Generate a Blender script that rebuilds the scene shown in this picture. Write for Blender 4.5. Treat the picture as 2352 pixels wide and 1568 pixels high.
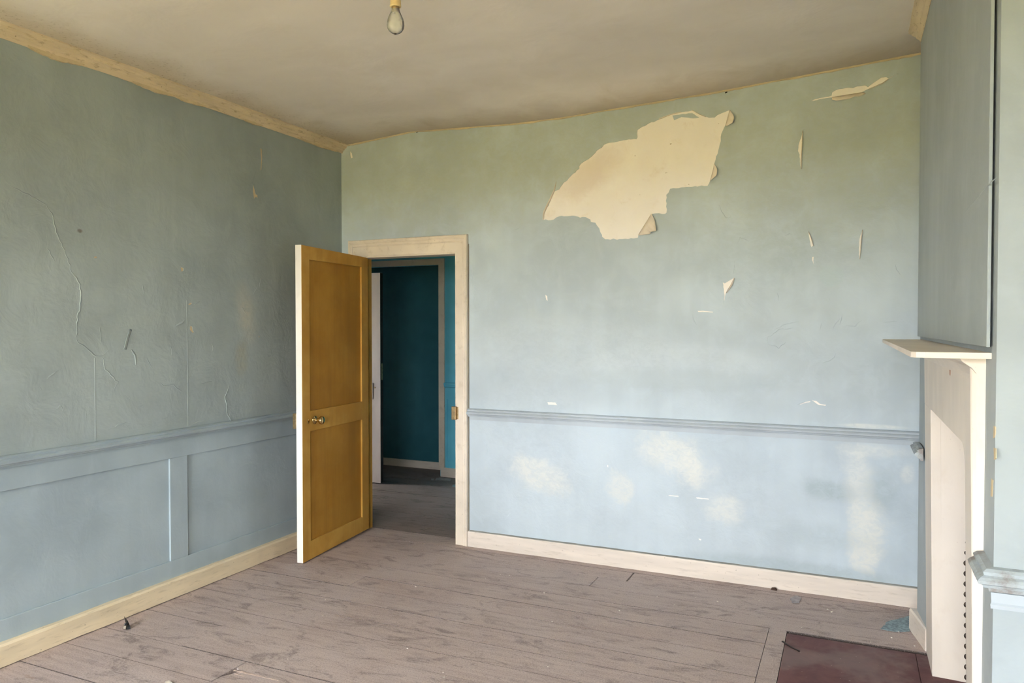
import bpy, bmesh, math, random
from mathutils import Vector, Matrix, noise as mnoise
from mathutils.geometry import tessellate_polygon

for o in list(bpy.data.objects): bpy.data.objects.remove(o, do_unlink=True)
sc = bpy.context.scene
COL = sc.collection
R = random.Random(7)

# ------------------------------------------------------------------ camera
FPX, HC = 1713.0, 1.5
YAW, PITCH = math.atan2(776, FPX), math.atan2(37, FPX)
cam = bpy.data.cameras.new('camera'); cam.sensor_width = 36; cam.lens = FPX / 2352 * 36
cam.clip_start = 0.02
co = bpy.data.objects.new('camera', cam); COL.objects.link(co)
co.location = (0, 0, HC); co.rotation_euler = (math.pi / 2 - PITCH, 0, YAW)
sc.camera = co

# ------------------------------------------------------------------ light
SKY = (0.93, 0.965, 1.0)
SKY_STRENGTH = 12.5
sc.view_settings.view_transform = 'Standard'; sc.view_settings.look = 'None'
sc.view_settings.gamma = 1.0; sc.view_settings.use_curve_mapping = False
sc.view_settings.exposure = 1.78
sc.cycles.use_denoising = True
sc.cycles.max_bounces = 8; sc.cycles.diffuse_bounces = 4; sc.cycles.glossy_bounces = 2
sc.cycles.use_adaptive_sampling = True; sc.cycles.adaptive_threshold = 0.22
sc.cycles.caustics_reflective = False; sc.cycles.caustics_refractive = False
world = bpy.data.worlds.new('overcast_sky'); sc.world = world
world.use_nodes = True
bg = world.node_tree.nodes['Background']
bg.inputs[0].default_value = (*SKY, 1); bg.inputs[1].default_value = SKY_STRENGTH

YREAR = -1.20
WINDOWS = [(-0.75, 0.15, 0.55, 2.25), (-3.05, -1.85, 0.55, 2.25)]   # x0, x1, z0, z1 in the wall behind the camera
SIDEWIN = (4.60, 5.40, 0.9, 2.1)                                   # y0, y1, z0, z1: window of the room left of the hall
XSIDE = -7.2
XHALL = -0.3
SUN = 3.5
sd = bpy.data.lights.new('sun', 'SUN'); sd.energy = SUN; sd.angle = 0.3; sd.color = (1, 0.93, 0.78)
so = bpy.data.objects.new('sun', sd); COL.objects.link(so)
so.rotation_euler = Vector((0.2, -0.6, -1)).to_track_quat('-Z', 'Y').to_euler(); so.location = (0, 3, 8)

def portal(name, loc, sx, sy, dirv):
    l = bpy.data.lights.new(name, 'AREA'); l.shape = 'RECTANGLE'; l.size = sx; l.size_y = sy
    l.cycles.is_portal = True
    o = bpy.data.objects.new(name, l); COL.objects.link(o); o.location = loc
    o.rotation_euler = Vector(dirv).to_track_quat('-Z', 'Z').to_euler()
for i, (a, b, c, d) in enumerate(WINDOWS):
    portal('window_daylight', ((a + b) / 2, YREAR - 0.2, (c + d) / 2), b - a, d - c, (0, 1, 0))
portal('side_room_daylight', (XSIDE - 0.15, sum(SIDEWIN[:2]) / 2, sum(SIDEWIN[2:]) / 2), SIDEWIN[1] - SIDEWIN[0], SIDEWIN[3] - SIDEWIN[2], (1, 0, 0))

# ------------------------------------------------------------------ points on the room's planes, read off the view
_F = Vector((-math.sin(YAW) * math.cos(PITCH), math.cos(YAW) * math.cos(PITCH), -math.sin(PITCH)))
_Rt = Vector((math.cos(YAW), math.sin(YAW), 0)); _U = _Rt.cross(_F)
CAM = Vector((0, 0, HC))
def PX(x, y, ax, v):
    d = _F + _Rt * ((x - 1176) / FPX) + _U * ((784 - y) / FPX)
    return CAM + d * ((v - CAM[ax]) / d[ax])

# ------------------------------------------------------------------ node helpers
class N:
    def __init__(s, name):
        m = bpy.data.materials.new(name); m.use_nodes = True; s.m = m; s.nt = m.node_tree
        s.b = s.nt.nodes['Principled BSDF']; s._obj = None
    def node(s, t, **kw):
        n = s.nt.nodes.new(t)
        for k, v in kw.items(): setattr(n, k, v)
        return n
    def put(s, sock, v):
        if hasattr(v, 'links'): s.nt.links.new(v, sock)
        elif isinstance(v, (tuple, list)): sock.default_value = (*v, 1) if len(v) == 3 and len(sock.default_value) == 4 else v
        else: sock.default_value = v
    def obj(s):
        if s._obj is None: s._obj = s.node('ShaderNodeTexCoord').outputs['Object']
        return s._obj
    def pos(s): return s.node('ShaderNodeNewGeometry').outputs['Position']
    def scale(s, vec, sc3):
        n = s.node('ShaderNodeVectorMath', operation='MULTIPLY'); s.put(n.inputs[0], vec); s.put(n.inputs[1], sc3); return n.outputs[0]
    def noise(s, vec, scale, detail=4, rough=0.55, dist=0.0):
        n = s.node('ShaderNodeTexNoise'); s.put(n.inputs['Vector'], vec); n.inputs['Scale'].default_value = scale
        n.inputs['Detail'].default_value = detail; n.inputs['Roughness'].default_value = rough; n.inputs['Distortion'].default_value = dist
        return n.outputs['Fac']
    def math(s, op, a, b=0.0, clamp=False):
        n = s.node('ShaderNodeMath', operation=op); n.use_clamp = clamp; s.put(n.inputs[0], a); s.put(n.inputs[1], b); return n.outputs[0]
    def step(s, v, a, b, lo=0.0, hi=1.0):
        n = s.node('ShaderNodeMapRange', interpolation_type='SMOOTHSTEP'); s.put(n.inputs['Value'], v)
        for k, x in zip(('From Min', 'From Max', 'To Min', 'To Max'), (a, b, lo, hi)): n.inputs[k].default_value = x
        return n.outputs[0]
    def mix(s, f, a, b, mode='MIX'):
        n = s.node('ShaderNodeMix', data_type='RGBA', blend_type=mode); s.put(n.inputs[0], f); s.put(n.inputs[6], a); s.put(n.inputs[7], b); return n.outputs[2]
    def sep(s, vec):
        n = s.node('ShaderNodeSeparateXYZ'); s.put(n.inputs[0], vec); return n.outputs
    def bump(s, h, strength=0.3, dist=0.01, normal=None):
        n = s.node('ShaderNodeBump'); s.put(n.inputs['Height'], h); n.inputs['Strength'].default_value = strength; n.inputs['Distance'].default_value = dist
        if normal is not None: s.put(n.inputs['Normal'], normal)
        return n.outputs[0]
    def done(s, color, rough=0.6, normal=None, spec=0.4, metal=0.0):
        s.put(s.b.inputs['Base Color'], color); s.put(s.b.inputs['Roughness'], rough); s.put(s.b.inputs['Metallic'], metal)
        s.b.inputs['Specular IOR Level'].default_value = spec
        if normal is not None: s.put(s.b.inputs['Normal'], normal)
        return s.m
    def blob(s, uv, cu, cv, ru, rv, ang=0.0, soft=0.5, nz=None, amp=0.6):
        """soft-edged irregular stain centred at (cu, cv)"""
        c, n = math.cos(ang), math.sin(ang)
        du = s.math('SUBTRACT', uv[0], cu); dv = s.math('SUBTRACT', uv[1], cv)
        a = s.math('ADD', s.math('MULTIPLY', du, c / ru), s.math('MULTIPLY', dv, n / ru))
        b = s.math('ADD', s.math('MULTIPLY', du, -n / rv), s.math('MULTIPLY', dv, c / rv))
        d = s.math('SQRT', s.math('ADD', s.math('MULTIPLY', a, a), s.math('MULTIPLY', b, b)))
        if nz is not None: d = s.math('ADD', d, s.math('MULTIPLY', s.math('SUBTRACT', nz, 0.5), amp * 2))
        return s.step(d, 1.0 - soft, 1.0 + soft, 1.0, 0.0)

# ------------------------------------------------------------------ materials
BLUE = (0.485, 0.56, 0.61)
PLASTER = (0.74, 0.62, 0.47)
def wall_paint(name, base, axes, stains=(), relief=0.35):
    s = N(name); p = s.pos()
    n1 = s.noise(p, 1.3, 3, 0.6); n2 = s.noise(p, 6.5, 4, 0.65, 0.6)
    dark = tuple(c * 0.90 for c in base); lite = tuple(min(1, c * 1.09 + 0.01) for c in base)
    c = s.mix(s.step(n1, 0.35, 0.68), dark, lite)
    c = s.mix(s.step(n2, 0.42, 0.72, 0.0, 0.28), c, tuple(min(1, x * 1.15 + 0.02) for x in base))
    # long faint vertical streaks of an old roller coat
    st = s.noise(s.scale(p, (9, 9, 0.7)), 1.0, 2)
    c = s.mix(s.step(st, 0.42, 0.62, 0.0, 0.13), c, tuple(x * 0.78 for x in base))
    ax = 0 if axes[0] == 0 else 1
    brk = s.step(s.noise(s.scale(p, (22, 22, 34)), 1.0, 5, 0.7, 0.8), 0.36, 0.62, 0.55, 1.0) if stains else None
    for (cu, cv, ru, rv, ang, soft, col, op, amp) in stains:
        mp = s.node('ShaderNodeMapping', vector_type='TEXTURE'); s.put(mp.inputs[0], p)
        if ax == 0: mp.inputs[1].default_value = (cu, 0, cv); mp.inputs[2].default_value = (0, -ang, 0); mp.inputs[3].default_value = (ru, 1e6, rv)
        else: mp.inputs[1].default_value = (0, cu, cv); mp.inputs[2].default_value = (ang, 0, 0); mp.inputs[3].default_value = (1e6, ru, rv)
        ln = s.node('ShaderNodeVectorMath', operation='LENGTH'); s.put(ln.inputs[0], mp.outputs[0])
        ma = s.node('ShaderNodeMath', operation='MULTIPLY_ADD'); s.put(ma.inputs[0], n2); ma.inputs[1].default_value = amp * 2; s.put(ma.inputs[2], ln.outputs['Value'])
        c = s.mix(s.math('MULTIPLY', s.step(ma.outputs[0], 1 - soft + amp, 1 + soft + amp, op, 0.0), brk), c, col)
    h = s.math('ADD', n2, s.math('MULTIPLY', s.noise(p, 40, 2), 0.16))
    return s.done(c, 0.55, s.bump(h, relief, 0.012), 0.35)

def cream_paint(name, base, grime=0.25, axis_scale=(3, 3, 3), gcol=(0.30, 0.22, 0.12), rough=0.5, spec=0.35):
    s = N(name); p = s.pos(); v = s.scale(p, axis_scale)
    n1 = s.noise(v, 1.6, 2, 0.6); n2 = s.noise(v, 9, 4, 0.65, 0.4)
    c = s.mix(s.step(n1, 0.35, 0.7), tuple(x * 0.92 for x in base), tuple(min(1, x * 1.05) for x in base))
    c = s.mix(s.math('MULTIPLY', s.step(n2, 0.52, 0.75), grime), c, gcol)
    sp = s.noise(p, 70, 1, 0.5)
    c = s.mix(s.step(sp, 0.76, 0.80, 0, grime * 1.6), c, tuple(x * 0.5 for x in gcol))
    return s.done(c, rough, s.bump(n2, 0.2, 0.004), spec)

def bw(x, y): q = PX(x, y, 1, 4.48); return q.x, q.z
CH = (0.72, 0.72, 0.67)
stains = []
def st(x, y, ru, rv, ang, soft, col, op, amp=0.5): u, v = bw(x, y); stains.append((u, v, ru, rv, ang, soft, col, op, amp))
OLIVE = (0.44, 0.48, 0.40)  # broad soft-edged olive tint over the upper back wall
st(1000, 400, 0.95, 0.33, 0.0, 0.6, OLIVE, 0.45, 0.9); st(1900, 330, 1.0, 0.40, 0.05, 0.6, OLIVE, 0.45, 0.9); st(1350, 330, 0.8, 0.25, 0.0, 0.6, OLIVE, 0.4, 0.9)
TOUCHUP = (0.58, 0.65, 0.70)  # lighter touch-up patches and blotches in the blue paint
st(1300, 800, 0.75, 0.20, -0.03, 0.35, TOUCHUP, 0.40, 0.35); st(1560, 840, 0.55, 0.13, 0, 0.2, TOUCHUP, 0.40, 0.3)
st(1450, 1150, 1.1, 0.33, -0.05, 0.3, TOUCHUP, 0.35, 0.3); st(1230, 980, 0.45, 0.3, 0, 0.3, TOUCHUP, 0.35, 0.3)
st(1240, 1095, 0.19, 0.10, -0.45, 0.45, CH, 0.68, 0.95); st(1550, 1045, 0.20, 0.11, -0.5, 0.5, CH, 0.68, 0.95)
st(1590, 1075, 0.05, 0.10, 0.3, 0.5, CH, 0.55, 0.95); st(1425, 1125, 0.085, 0.10, 0, 0.4, CH, 0.58, 0.95)
st(1665, 1170, 0.095, 0.085, 0, 0.5, CH, 0.58, 0.95); st(1980, 1150, 0.075, 0.24, 0.12, 0.5, CH, 0.58, 0.95)
st(1990, 1220, 0.095, 0.17, 0, 0.45, CH, 0.68, 0.95); st(1980, 1285, 0.07, 0.06, -0.4, 0.4, CH, 0.68, 0.95)
st(2010, 1035, 0.14, 0.04, 0, 0.5, CH, 0.45, 0.95); st(2085, 1085, 0.03, 0.05, 0, 0.5, CH, 0.45, 0.95)
st(2005, 979, 0.15, 0.012, 0, 0.4, CH, 0.6, 0.3)
GRIME = (0.30, 0.37, 0.38)
st(1900, 1125, 0.14, 0.05, -0.15, 0.7, GRIME, 0.5, 0.8); st(2020, 1130, 0.07, 0.09, 0, 0.7, GRIME, 0.4, 0.8)
st(1860, 1230, 0.25, 0.06, 0, 0.7, GRIME, 0.25, 0.9); st(1800, 1300, 0.5, 0.04, 0, 0.5, GRIME, 0.35, 0.7)
st(1560, 870, 0.55, 0.06, 0, 0.5, GRIME, 0.22, 0.6); st(1750, 600, 0.35, 0.18, 0, 0.9, GRIME, 0.25, 0.8)
st(1910, 633, 0.062, 0.062, 0, 0.06, (0.47, 0.58, 0.60), 0.45, 0.05)
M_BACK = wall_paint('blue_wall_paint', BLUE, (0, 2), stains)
LS = []
def lst(x, y, ru, rv, ang, soft, col, op, amp=0.5): q = PX(x, y, 0, -3.4); LS.append((q.y, q.z, ru, rv, ang, soft, col, op, amp))
lst(565, 720, 0.06, 0.14, 0.2, 0.8, (0.62, 0.56, 0.42), 0.35); lst(555, 820, 0.05, 0.10, 0, 0.5, (0.33, 0.30, 0.18), 0.4, 0.3)
lst(183, 530, 0.012, 0.008, 0, 0.5, (0.1, 0.07, 0.04), 0.7); lst(200, 1380, 0.025, 0.04, 0, 0.5, (0.22, 0.30, 0.31), 0.5)
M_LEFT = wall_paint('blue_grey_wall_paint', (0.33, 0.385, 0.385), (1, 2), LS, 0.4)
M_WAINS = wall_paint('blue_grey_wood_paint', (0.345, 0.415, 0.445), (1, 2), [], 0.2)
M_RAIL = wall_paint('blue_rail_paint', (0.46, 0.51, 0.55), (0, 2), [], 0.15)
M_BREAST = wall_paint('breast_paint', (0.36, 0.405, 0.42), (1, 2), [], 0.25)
rail_grime = N('worn_blue_rail_paint')
def _():
    s = rail_grime; p = s.pos(); n = s.noise(p, 14, 6, 0.65)
    c = s.mix(s.step(n, 0.45, 0.68), (0.40, 0.45, 0.475), (0.24, 0.215, 0.195)); s.done(c, 0.55, s.bump(n, 0.2, 0.004))
_(); M_RAILG = rail_grime.m
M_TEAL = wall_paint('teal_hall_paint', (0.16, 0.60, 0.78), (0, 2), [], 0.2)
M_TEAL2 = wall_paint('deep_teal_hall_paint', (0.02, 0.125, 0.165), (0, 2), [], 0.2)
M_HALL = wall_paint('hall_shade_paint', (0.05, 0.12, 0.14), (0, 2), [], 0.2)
M_CREAM = cream_paint('cream_gloss_paint', (0.76, 0.665, 0.55), 0.22, (2, 2, 2))
M_BASEB = cream_paint('cream_baseboard_paint', (0.75, 0.66, 0.575), 0.30, (1.2, 3, 9), (0.34, 0.27, 0.20))
M_BASEL = cream_paint('yellowed_baseboard_paint', (0.76, 0.635, 0.44), 0.35, (3, 1.2, 9), (0.30, 0.22, 0.12))
M_SURR = cream_paint('cream_mantel_paint', (0.76, 0.68, 0.595), 0.12, (2, 2, 1), (0.5, 0.38, 0.26))
M_MANTOP = cream_paint('worn_mantel_top_paint', (0.46, 0.38, 0.31), 0.75, (14, 5, 3), (0.17, 0.12, 0.09))
M_DOOREDGE = cream_paint('white_door_edge_paint', (0.90, 0.85, 0.78), 0.10, (3, 3, 1))
M_HDOOR = cream_paint('pinkish_white_door_paint', (0.76, 0.66, 0.63), 0.08, (3, 3, 1))
M_CORN = cream_paint('stained_cornice_paint', (0.70, 0.58, 0.40), 0.55, (6, 2, 6), (0.26, 0.18, 0.09), 0.7, 0.2)
M_CHIP = cream_paint('chipped_pale_plaster', (0.66, 0.54, 0.35), 0.3, (8, 8, 8), (0.40, 0.33, 0.2), 0.8, 0.1)
def _():
    s = N('ochre_door_paint'); p = s.pos()
    g = s.noise(s.scale(p, (14, 14, 1.1)), 1.0, 6, 0.6, 0.3); n = s.noise(p, 3.2, 5, 0.6)
    c = s.mix(s.step(n, 0.35, 0.68), (0.52, 0.27, 0.052), (0.64, 0.37, 0.085))
    c = s.mix(s.math('MULTIPLY', s.step(g, 0.42, 0.70), 0.25), c, (0.36, 0.185, 0.040))
    return s.done(c, 0.45, s.bump(g, 0.1, 0.002), 0.15)
M_DOOR = _()
def _():
    s = N('ochre_door_panel_paint'); p = s.pos(); z = s.sep(p)[2]
    g = s.noise(s.scale(p, (14, 14, 0.9)), 1.0, 6, 0.6, 0.5); n = s.noise(p, 3.2, 5, 0.6)
    c = s.mix(s.step(n, 0.35, 0.68), (0.42, 0.20, 0.032), (0.50, 0.26, 0.048))
    c = s.mix(s.math('MULTIPLY', s.step(g, 0.40, 0.66), 0.32), c, (0.30, 0.14, 0.030))
    return s.done(c, 0.45, s.bump(g, 0.1, 0.002), 0.15)
M_DOORP = _()
def _():
    s = N('bare_plaster'); p = s.pos(); xyz = s.sep(p)
    n1 = s.noise(p, 2.2, 5, 0.6); n2 = s.noise(p, 8, 6, 0.7, 0.5); n3 = s.noise(p, 38, 2)
    c = s.mix(s.step(n1, 0.35, 0.7), (0.91, 0.85, 0.79), (0.95, 0.90, 0.86))
    u, v = bw(1350, 400); f = s.blob((xyz[0], xyz[2]), u, v, 0.22, 0.10, 0.5, 0.6, n2, 0.9)
    c = s.mix(s.math('MULTIPLY', f, 0.32), c, (0.62, 0.46, 0.37))
    c = s.mix(s.math('MULTIPLY', s.step(n2, 0.56, 0.75), 0.30), c, (0.70, 0.56, 0.41))
    c = s.mix(s.math('MULTIPLY', s.step(n3, 0.765, 0.785), 0.7), c, (0.28, 0.18, 0.09))
    return s.done(c, 0.8, s.bump(n2, 0.15, 0.004), 0.2)
M_PLAS = _()
def _():
    s = N('torn_paper_back'); p = s.pos(); n = s.noise(p, 12, 5)
    return s.done(s.mix(s.step(n, 0.3, 0.7), (0.72, 0.63, 0.52), (0.82, 0.73, 0.62)), 0.8, None, 0.2)
M_PAPER = _()
def _():
    s = N('aged_ceiling_paint'); p = s.pos(); xyz = s.sep(p)
    n = s.noise(s.scale(p, (1, 1.6, 1)), 1.1, 3, 0.6, 0.4); n2 = s.noise(p, 3.5, 4, 0.65, 0.6)
    c = s.mix(s.step(n, 0.35, 0.7), (0.74, 0.68, 0.62), (0.82, 0.76, 0.70))
    c = s.mix(s.step(n2, 0.45, 0.72, 0, 0.12), c, (0.55, 0.47, 0.36))
    # aged brown stain along the cornice; browner towards the back wall
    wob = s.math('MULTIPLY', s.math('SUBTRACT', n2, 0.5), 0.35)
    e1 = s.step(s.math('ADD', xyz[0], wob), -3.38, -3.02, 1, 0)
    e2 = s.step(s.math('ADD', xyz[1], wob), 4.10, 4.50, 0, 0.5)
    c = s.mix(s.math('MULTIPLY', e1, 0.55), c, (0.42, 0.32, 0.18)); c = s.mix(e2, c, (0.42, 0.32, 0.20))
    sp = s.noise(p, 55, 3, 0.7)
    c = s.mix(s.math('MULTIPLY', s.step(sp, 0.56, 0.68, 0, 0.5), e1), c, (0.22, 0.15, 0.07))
    return s.done(c, 0.8, s.bump(n2, 0.25, 0.02), 0.15)
M_CEIL = _()
def floor_mat(name, k):
    s = N(name); p = s.pos()
    rnd = s.node('ShaderNodeObjectInfo').outputs['Random']
    off = s.node('ShaderNodeCombineXYZ'); s.put(off.inputs[0], s.math('MULTIPLY', rnd, 37)); s.put(off.inputs[1], s.math('MULTIPLY', rnd, 11))
    add = s.node('ShaderNodeVectorMath', operation='ADD'); s.put(add.inputs[0], p); s.put(add.inputs[1], off.outputs[0]); q = add.outputs[0]
    grain = s.noise(s.scale(q, (2.2, 38, 1)), 1.0, 8, 0.65, 0.4)
    dust = s.noise(p, 2.4, 7, 0.62, 0.5); scuff = s.noise(s.scale(p, (3.5, 9, 1)), 1.0, 6, 0.74, 1.6)
    c = s.mix(s.step(grain, 0.36, 0.66), (0.40, 0.315, 0.29), (0.50, 0.41, 0.38))
    c = s.mix(s.math('MULTIPLY', s.math('SUBTRACT', rnd, 0.5, True), 0.55), c, (0.42, 0.30, 0.25))
    c = s.mix(s.math('MULTIPLY', s.step(dust, 0.38, 0.66), 0.60), c, (0.54, 0.455, 0.425))
    c = s.mix(s.math('MULTIPLY', s.step(scuff, 0.50, 0.68), 0.85), c, (0.20, 0.155, 0.145))
    fine = s.noise(s.scale(p, (60, 150, 1)), 1.0, 3, 0.6)
    c = s.mix(s.math('MULTIPLY', s.step(fine, 0.4, 0.65), 0.22), c, (0.57, 0.465, 0.43))
    pale = s.noise(s.scale(p, (9, 26, 1)), 1.0, 5, 0.7, 0.6)
    c = s.mix(s.math('MULTIPLY', s.step(pale, 0.62, 0.72), 0.5), c, (0.42, 0.29, 0.22))
    # pale worn arrises along the long edges, broken up
    uvn = s.node('ShaderNodeUVMap'); uvn.uv_map = 'board'; v = s.sep(uvn.outputs[0])[1]
    e = s.math('MAXIMUM', s.step(v, 0.0, 0.018, 1, 0), s.step(v, 0.985, 1.0, 0, 1))
    c = s.mix(s.math('MULTIPLY', s.math('MULTIPLY', e, s.step(s.noise(s.scale(q, (3, 3, 1)), 1.0, 4), 0.55, 0.68)), 0.6), c, (0.64, 0.49, 0.41))
    gap = s.math('MAXIMUM', s.step(v, 0.0, 0.008, 1, 0), s.step(v, 0.992, 1.0, 0, 1))
    c = s.mix(s.math('MULTIPLY', gap, 0.9), c, (0.06, 0.045, 0.04))
    grit = s.noise(p, 170, 3, 0.7)
    c = s.mix(s.step(grit, 0.50, 0.68, 0, 0.5), c, (0.16, 0.12, 0.11)); c = s.mix(s.step(grit, 0.47, 0.33, 0, 0.4), c, (0.66, 0.55, 0.50))
    wht = s.noise(p, 55, 2, 0.5)
    c = s.mix(s.math('MULTIPLY', s.step(wht, 0.775, 0.80), 0.7), c, (0.55, 0.50, 0.45))
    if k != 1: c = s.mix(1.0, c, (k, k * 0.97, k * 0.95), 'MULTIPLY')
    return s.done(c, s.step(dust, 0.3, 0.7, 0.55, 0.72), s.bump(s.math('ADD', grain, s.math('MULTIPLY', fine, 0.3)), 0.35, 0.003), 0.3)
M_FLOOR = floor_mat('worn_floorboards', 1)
M_FLOORH = floor_mat('darker_hall_floorboards', 0.55)  # same boards multiplied darker for the hall
def _():
    s = N('red_painted_hearth'); p = s.pos(); n = s.noise(p, 6, 7, 0.65, 0.6); d = s.noise(p, 2.6, 5, 0.6)
    c = s.mix(s.step(n, 0.35, 0.68), (0.11, 0.045, 0.050), (0.17, 0.078, 0.078))
    c = s.mix(s.math('MULTIPLY', s.step(d, 0.42, 0.62), 0.45), c, (0.30, 0.235, 0.215))
    sp = s.noise(p, 60, 3, 0.6)
    c = s.mix(s.math('MULTIPLY', s.step(sp, 0.68, 0.74), 0.7), c, (0.40, 0.32, 0.28))
    return s.done(c, 0.65, s.bump(n, 0.3, 0.004), 0.3)
M_HEARTH = _()
def plain(name, col, rough=0.5, metal=0.0, spec=0.4, nscale=20, var=0.25):
    s = N(name); n = s.noise(s.obj(), nscale, 5, 0.6)
    c = s.mix(s.step(n, 0.3, 0.7), tuple(x * (1 - var) for x in col), tuple(min(1, x * (1 + var)) for x in col))
    return s.done(c, rough, s.bump(n, 0.1, 0.002), spec, metal)
M_BRASS = plain('tarnished_brass', (0.36, 0.26, 0.14), 0.38, 1.0, nscale=60)
M_BRASSB = plain('polished_brass', (0.62, 0.44, 0.19), 0.13, 1.0, nscale=40, var=0.12)
M_DARKM = plain('near_black_edge_shade', (0.045, 0.032, 0.026), 0.45, 0.6, nscale=50)
M_HOLDER = plain('cream_bakelite', (0.68, 0.52, 0.27), 0.4, nscale=30, var=0.08)
M_VOID = plain('dark_void', (0.02, 0.017, 0.015), 0.9, spec=0.05)  # near-black for holes, crevices and the sub-floor under the gaps
M_RUST = plain('rust_drip', (0.30, 0.11, 0.05), 0.8, spec=0.1)
M_LUMP = plain('dried_dirt', (0.07, 0.045, 0.035), 0.85, spec=0.1)
M_WOODRAW = plain('splintered_raw_wood', (0.44, 0.335, 0.285), 0.8, nscale=45)
M_FLAKEB = plain('blue_paint_flake', (0.24, 0.32, 0.35), 0.6, nscale=60, var=0.4)
M_FLAKEW = plain('white_plaster_crumb', (0.68, 0.62, 0.55), 0.8, nscale=80)
M_TORNW = plain('grey_white_paper_scrap', (0.38, 0.35, 0.36), 0.8, nscale=30)
M_BLACKF = plain('black_crinkled_film', (0.008, 0.008, 0.010), 0.12, spec=0.7, nscale=60)
M_SILV = plain('bright_silver', (0.6, 0.6, 0.62), 0.22, 0.9, nscale=60)
M_EXT = plain('outdoor_stone', (0.3, 0.29, 0.26), 0.9, nscale=6)
M_WINF = cream_paint('white_window_paint', (0.7, 0.66, 0.58), 0.2)
def _():
    s = N('lawn_grass'); p = s.pos(); n = s.noise(p, 0.6, 6); n2 = s.noise(p, 9, 4)
    c = s.mix(s.step(n, 0.3, 0.7), (0.36, 0.29, 0.11), (0.44, 0.345, 0.14)); c = s.mix(s.math('MULTIPLY', n2, 0.4), c, (0.30, 0.265, 0.09))
    return s.done(c, 0.9, None, 0.1)
M_LAWN = _()
def _():
    m = bpy.data.materials.new('bulb_glass'); m.use_nodes = True; nt = m.node_tree
    for n in list(nt.nodes): nt.nodes.remove(n)
    out = nt.nodes.new('ShaderNodeOutputMaterial'); t = nt.nodes.new('ShaderNodeBsdfTransparent'); g = nt.nodes.new('ShaderNodeBsdfGlossy')
    g.inputs['Roughness'].default_value = 0.02; d = nt.nodes.new('ShaderNodeBsdfDiffuse'); d.inputs[0].default_value = (0.75, 0.75, 0.74, 1)
    t.inputs[0].default_value = (0.96, 0.96, 0.95, 1)
    fr = nt.nodes.new('ShaderNodeFresnel'); fr.inputs[0].default_value = 1.25
    m1 = nt.nodes.new('ShaderNodeMixShader'); m2 = nt.nodes.new('ShaderNodeMixShader')
    tc = nt.nodes.new('ShaderNodeTexCoord'); nz = nt.nodes.new('ShaderNodeTexNoise'); nz.inputs['Scale'].default_value = 25
    mr = nt.nodes.new('ShaderNodeMapRange'); mr.inputs['To Min'].default_value = 0.22; mr.inputs['To Max'].default_value = 0.42
    L = nt.links.new; L(tc.outputs['Object'], nz.inputs['Vector']); L(nz.outputs['Fac'], mr.inputs['Value'])
    L(mr.outputs[0], m1.inputs[0]); L(t.outputs[0], m1.inputs[1]); L(d.outputs[0], m1.inputs[2])
    L(fr.outputs[0], m2.inputs[0]); L(m1.outputs[0], m2.inputs[1]); L(g.outputs[0], m2.inputs[2]); L(m2.outputs[0], out.inputs[0])
    return m
M_GLASS = _()

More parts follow.
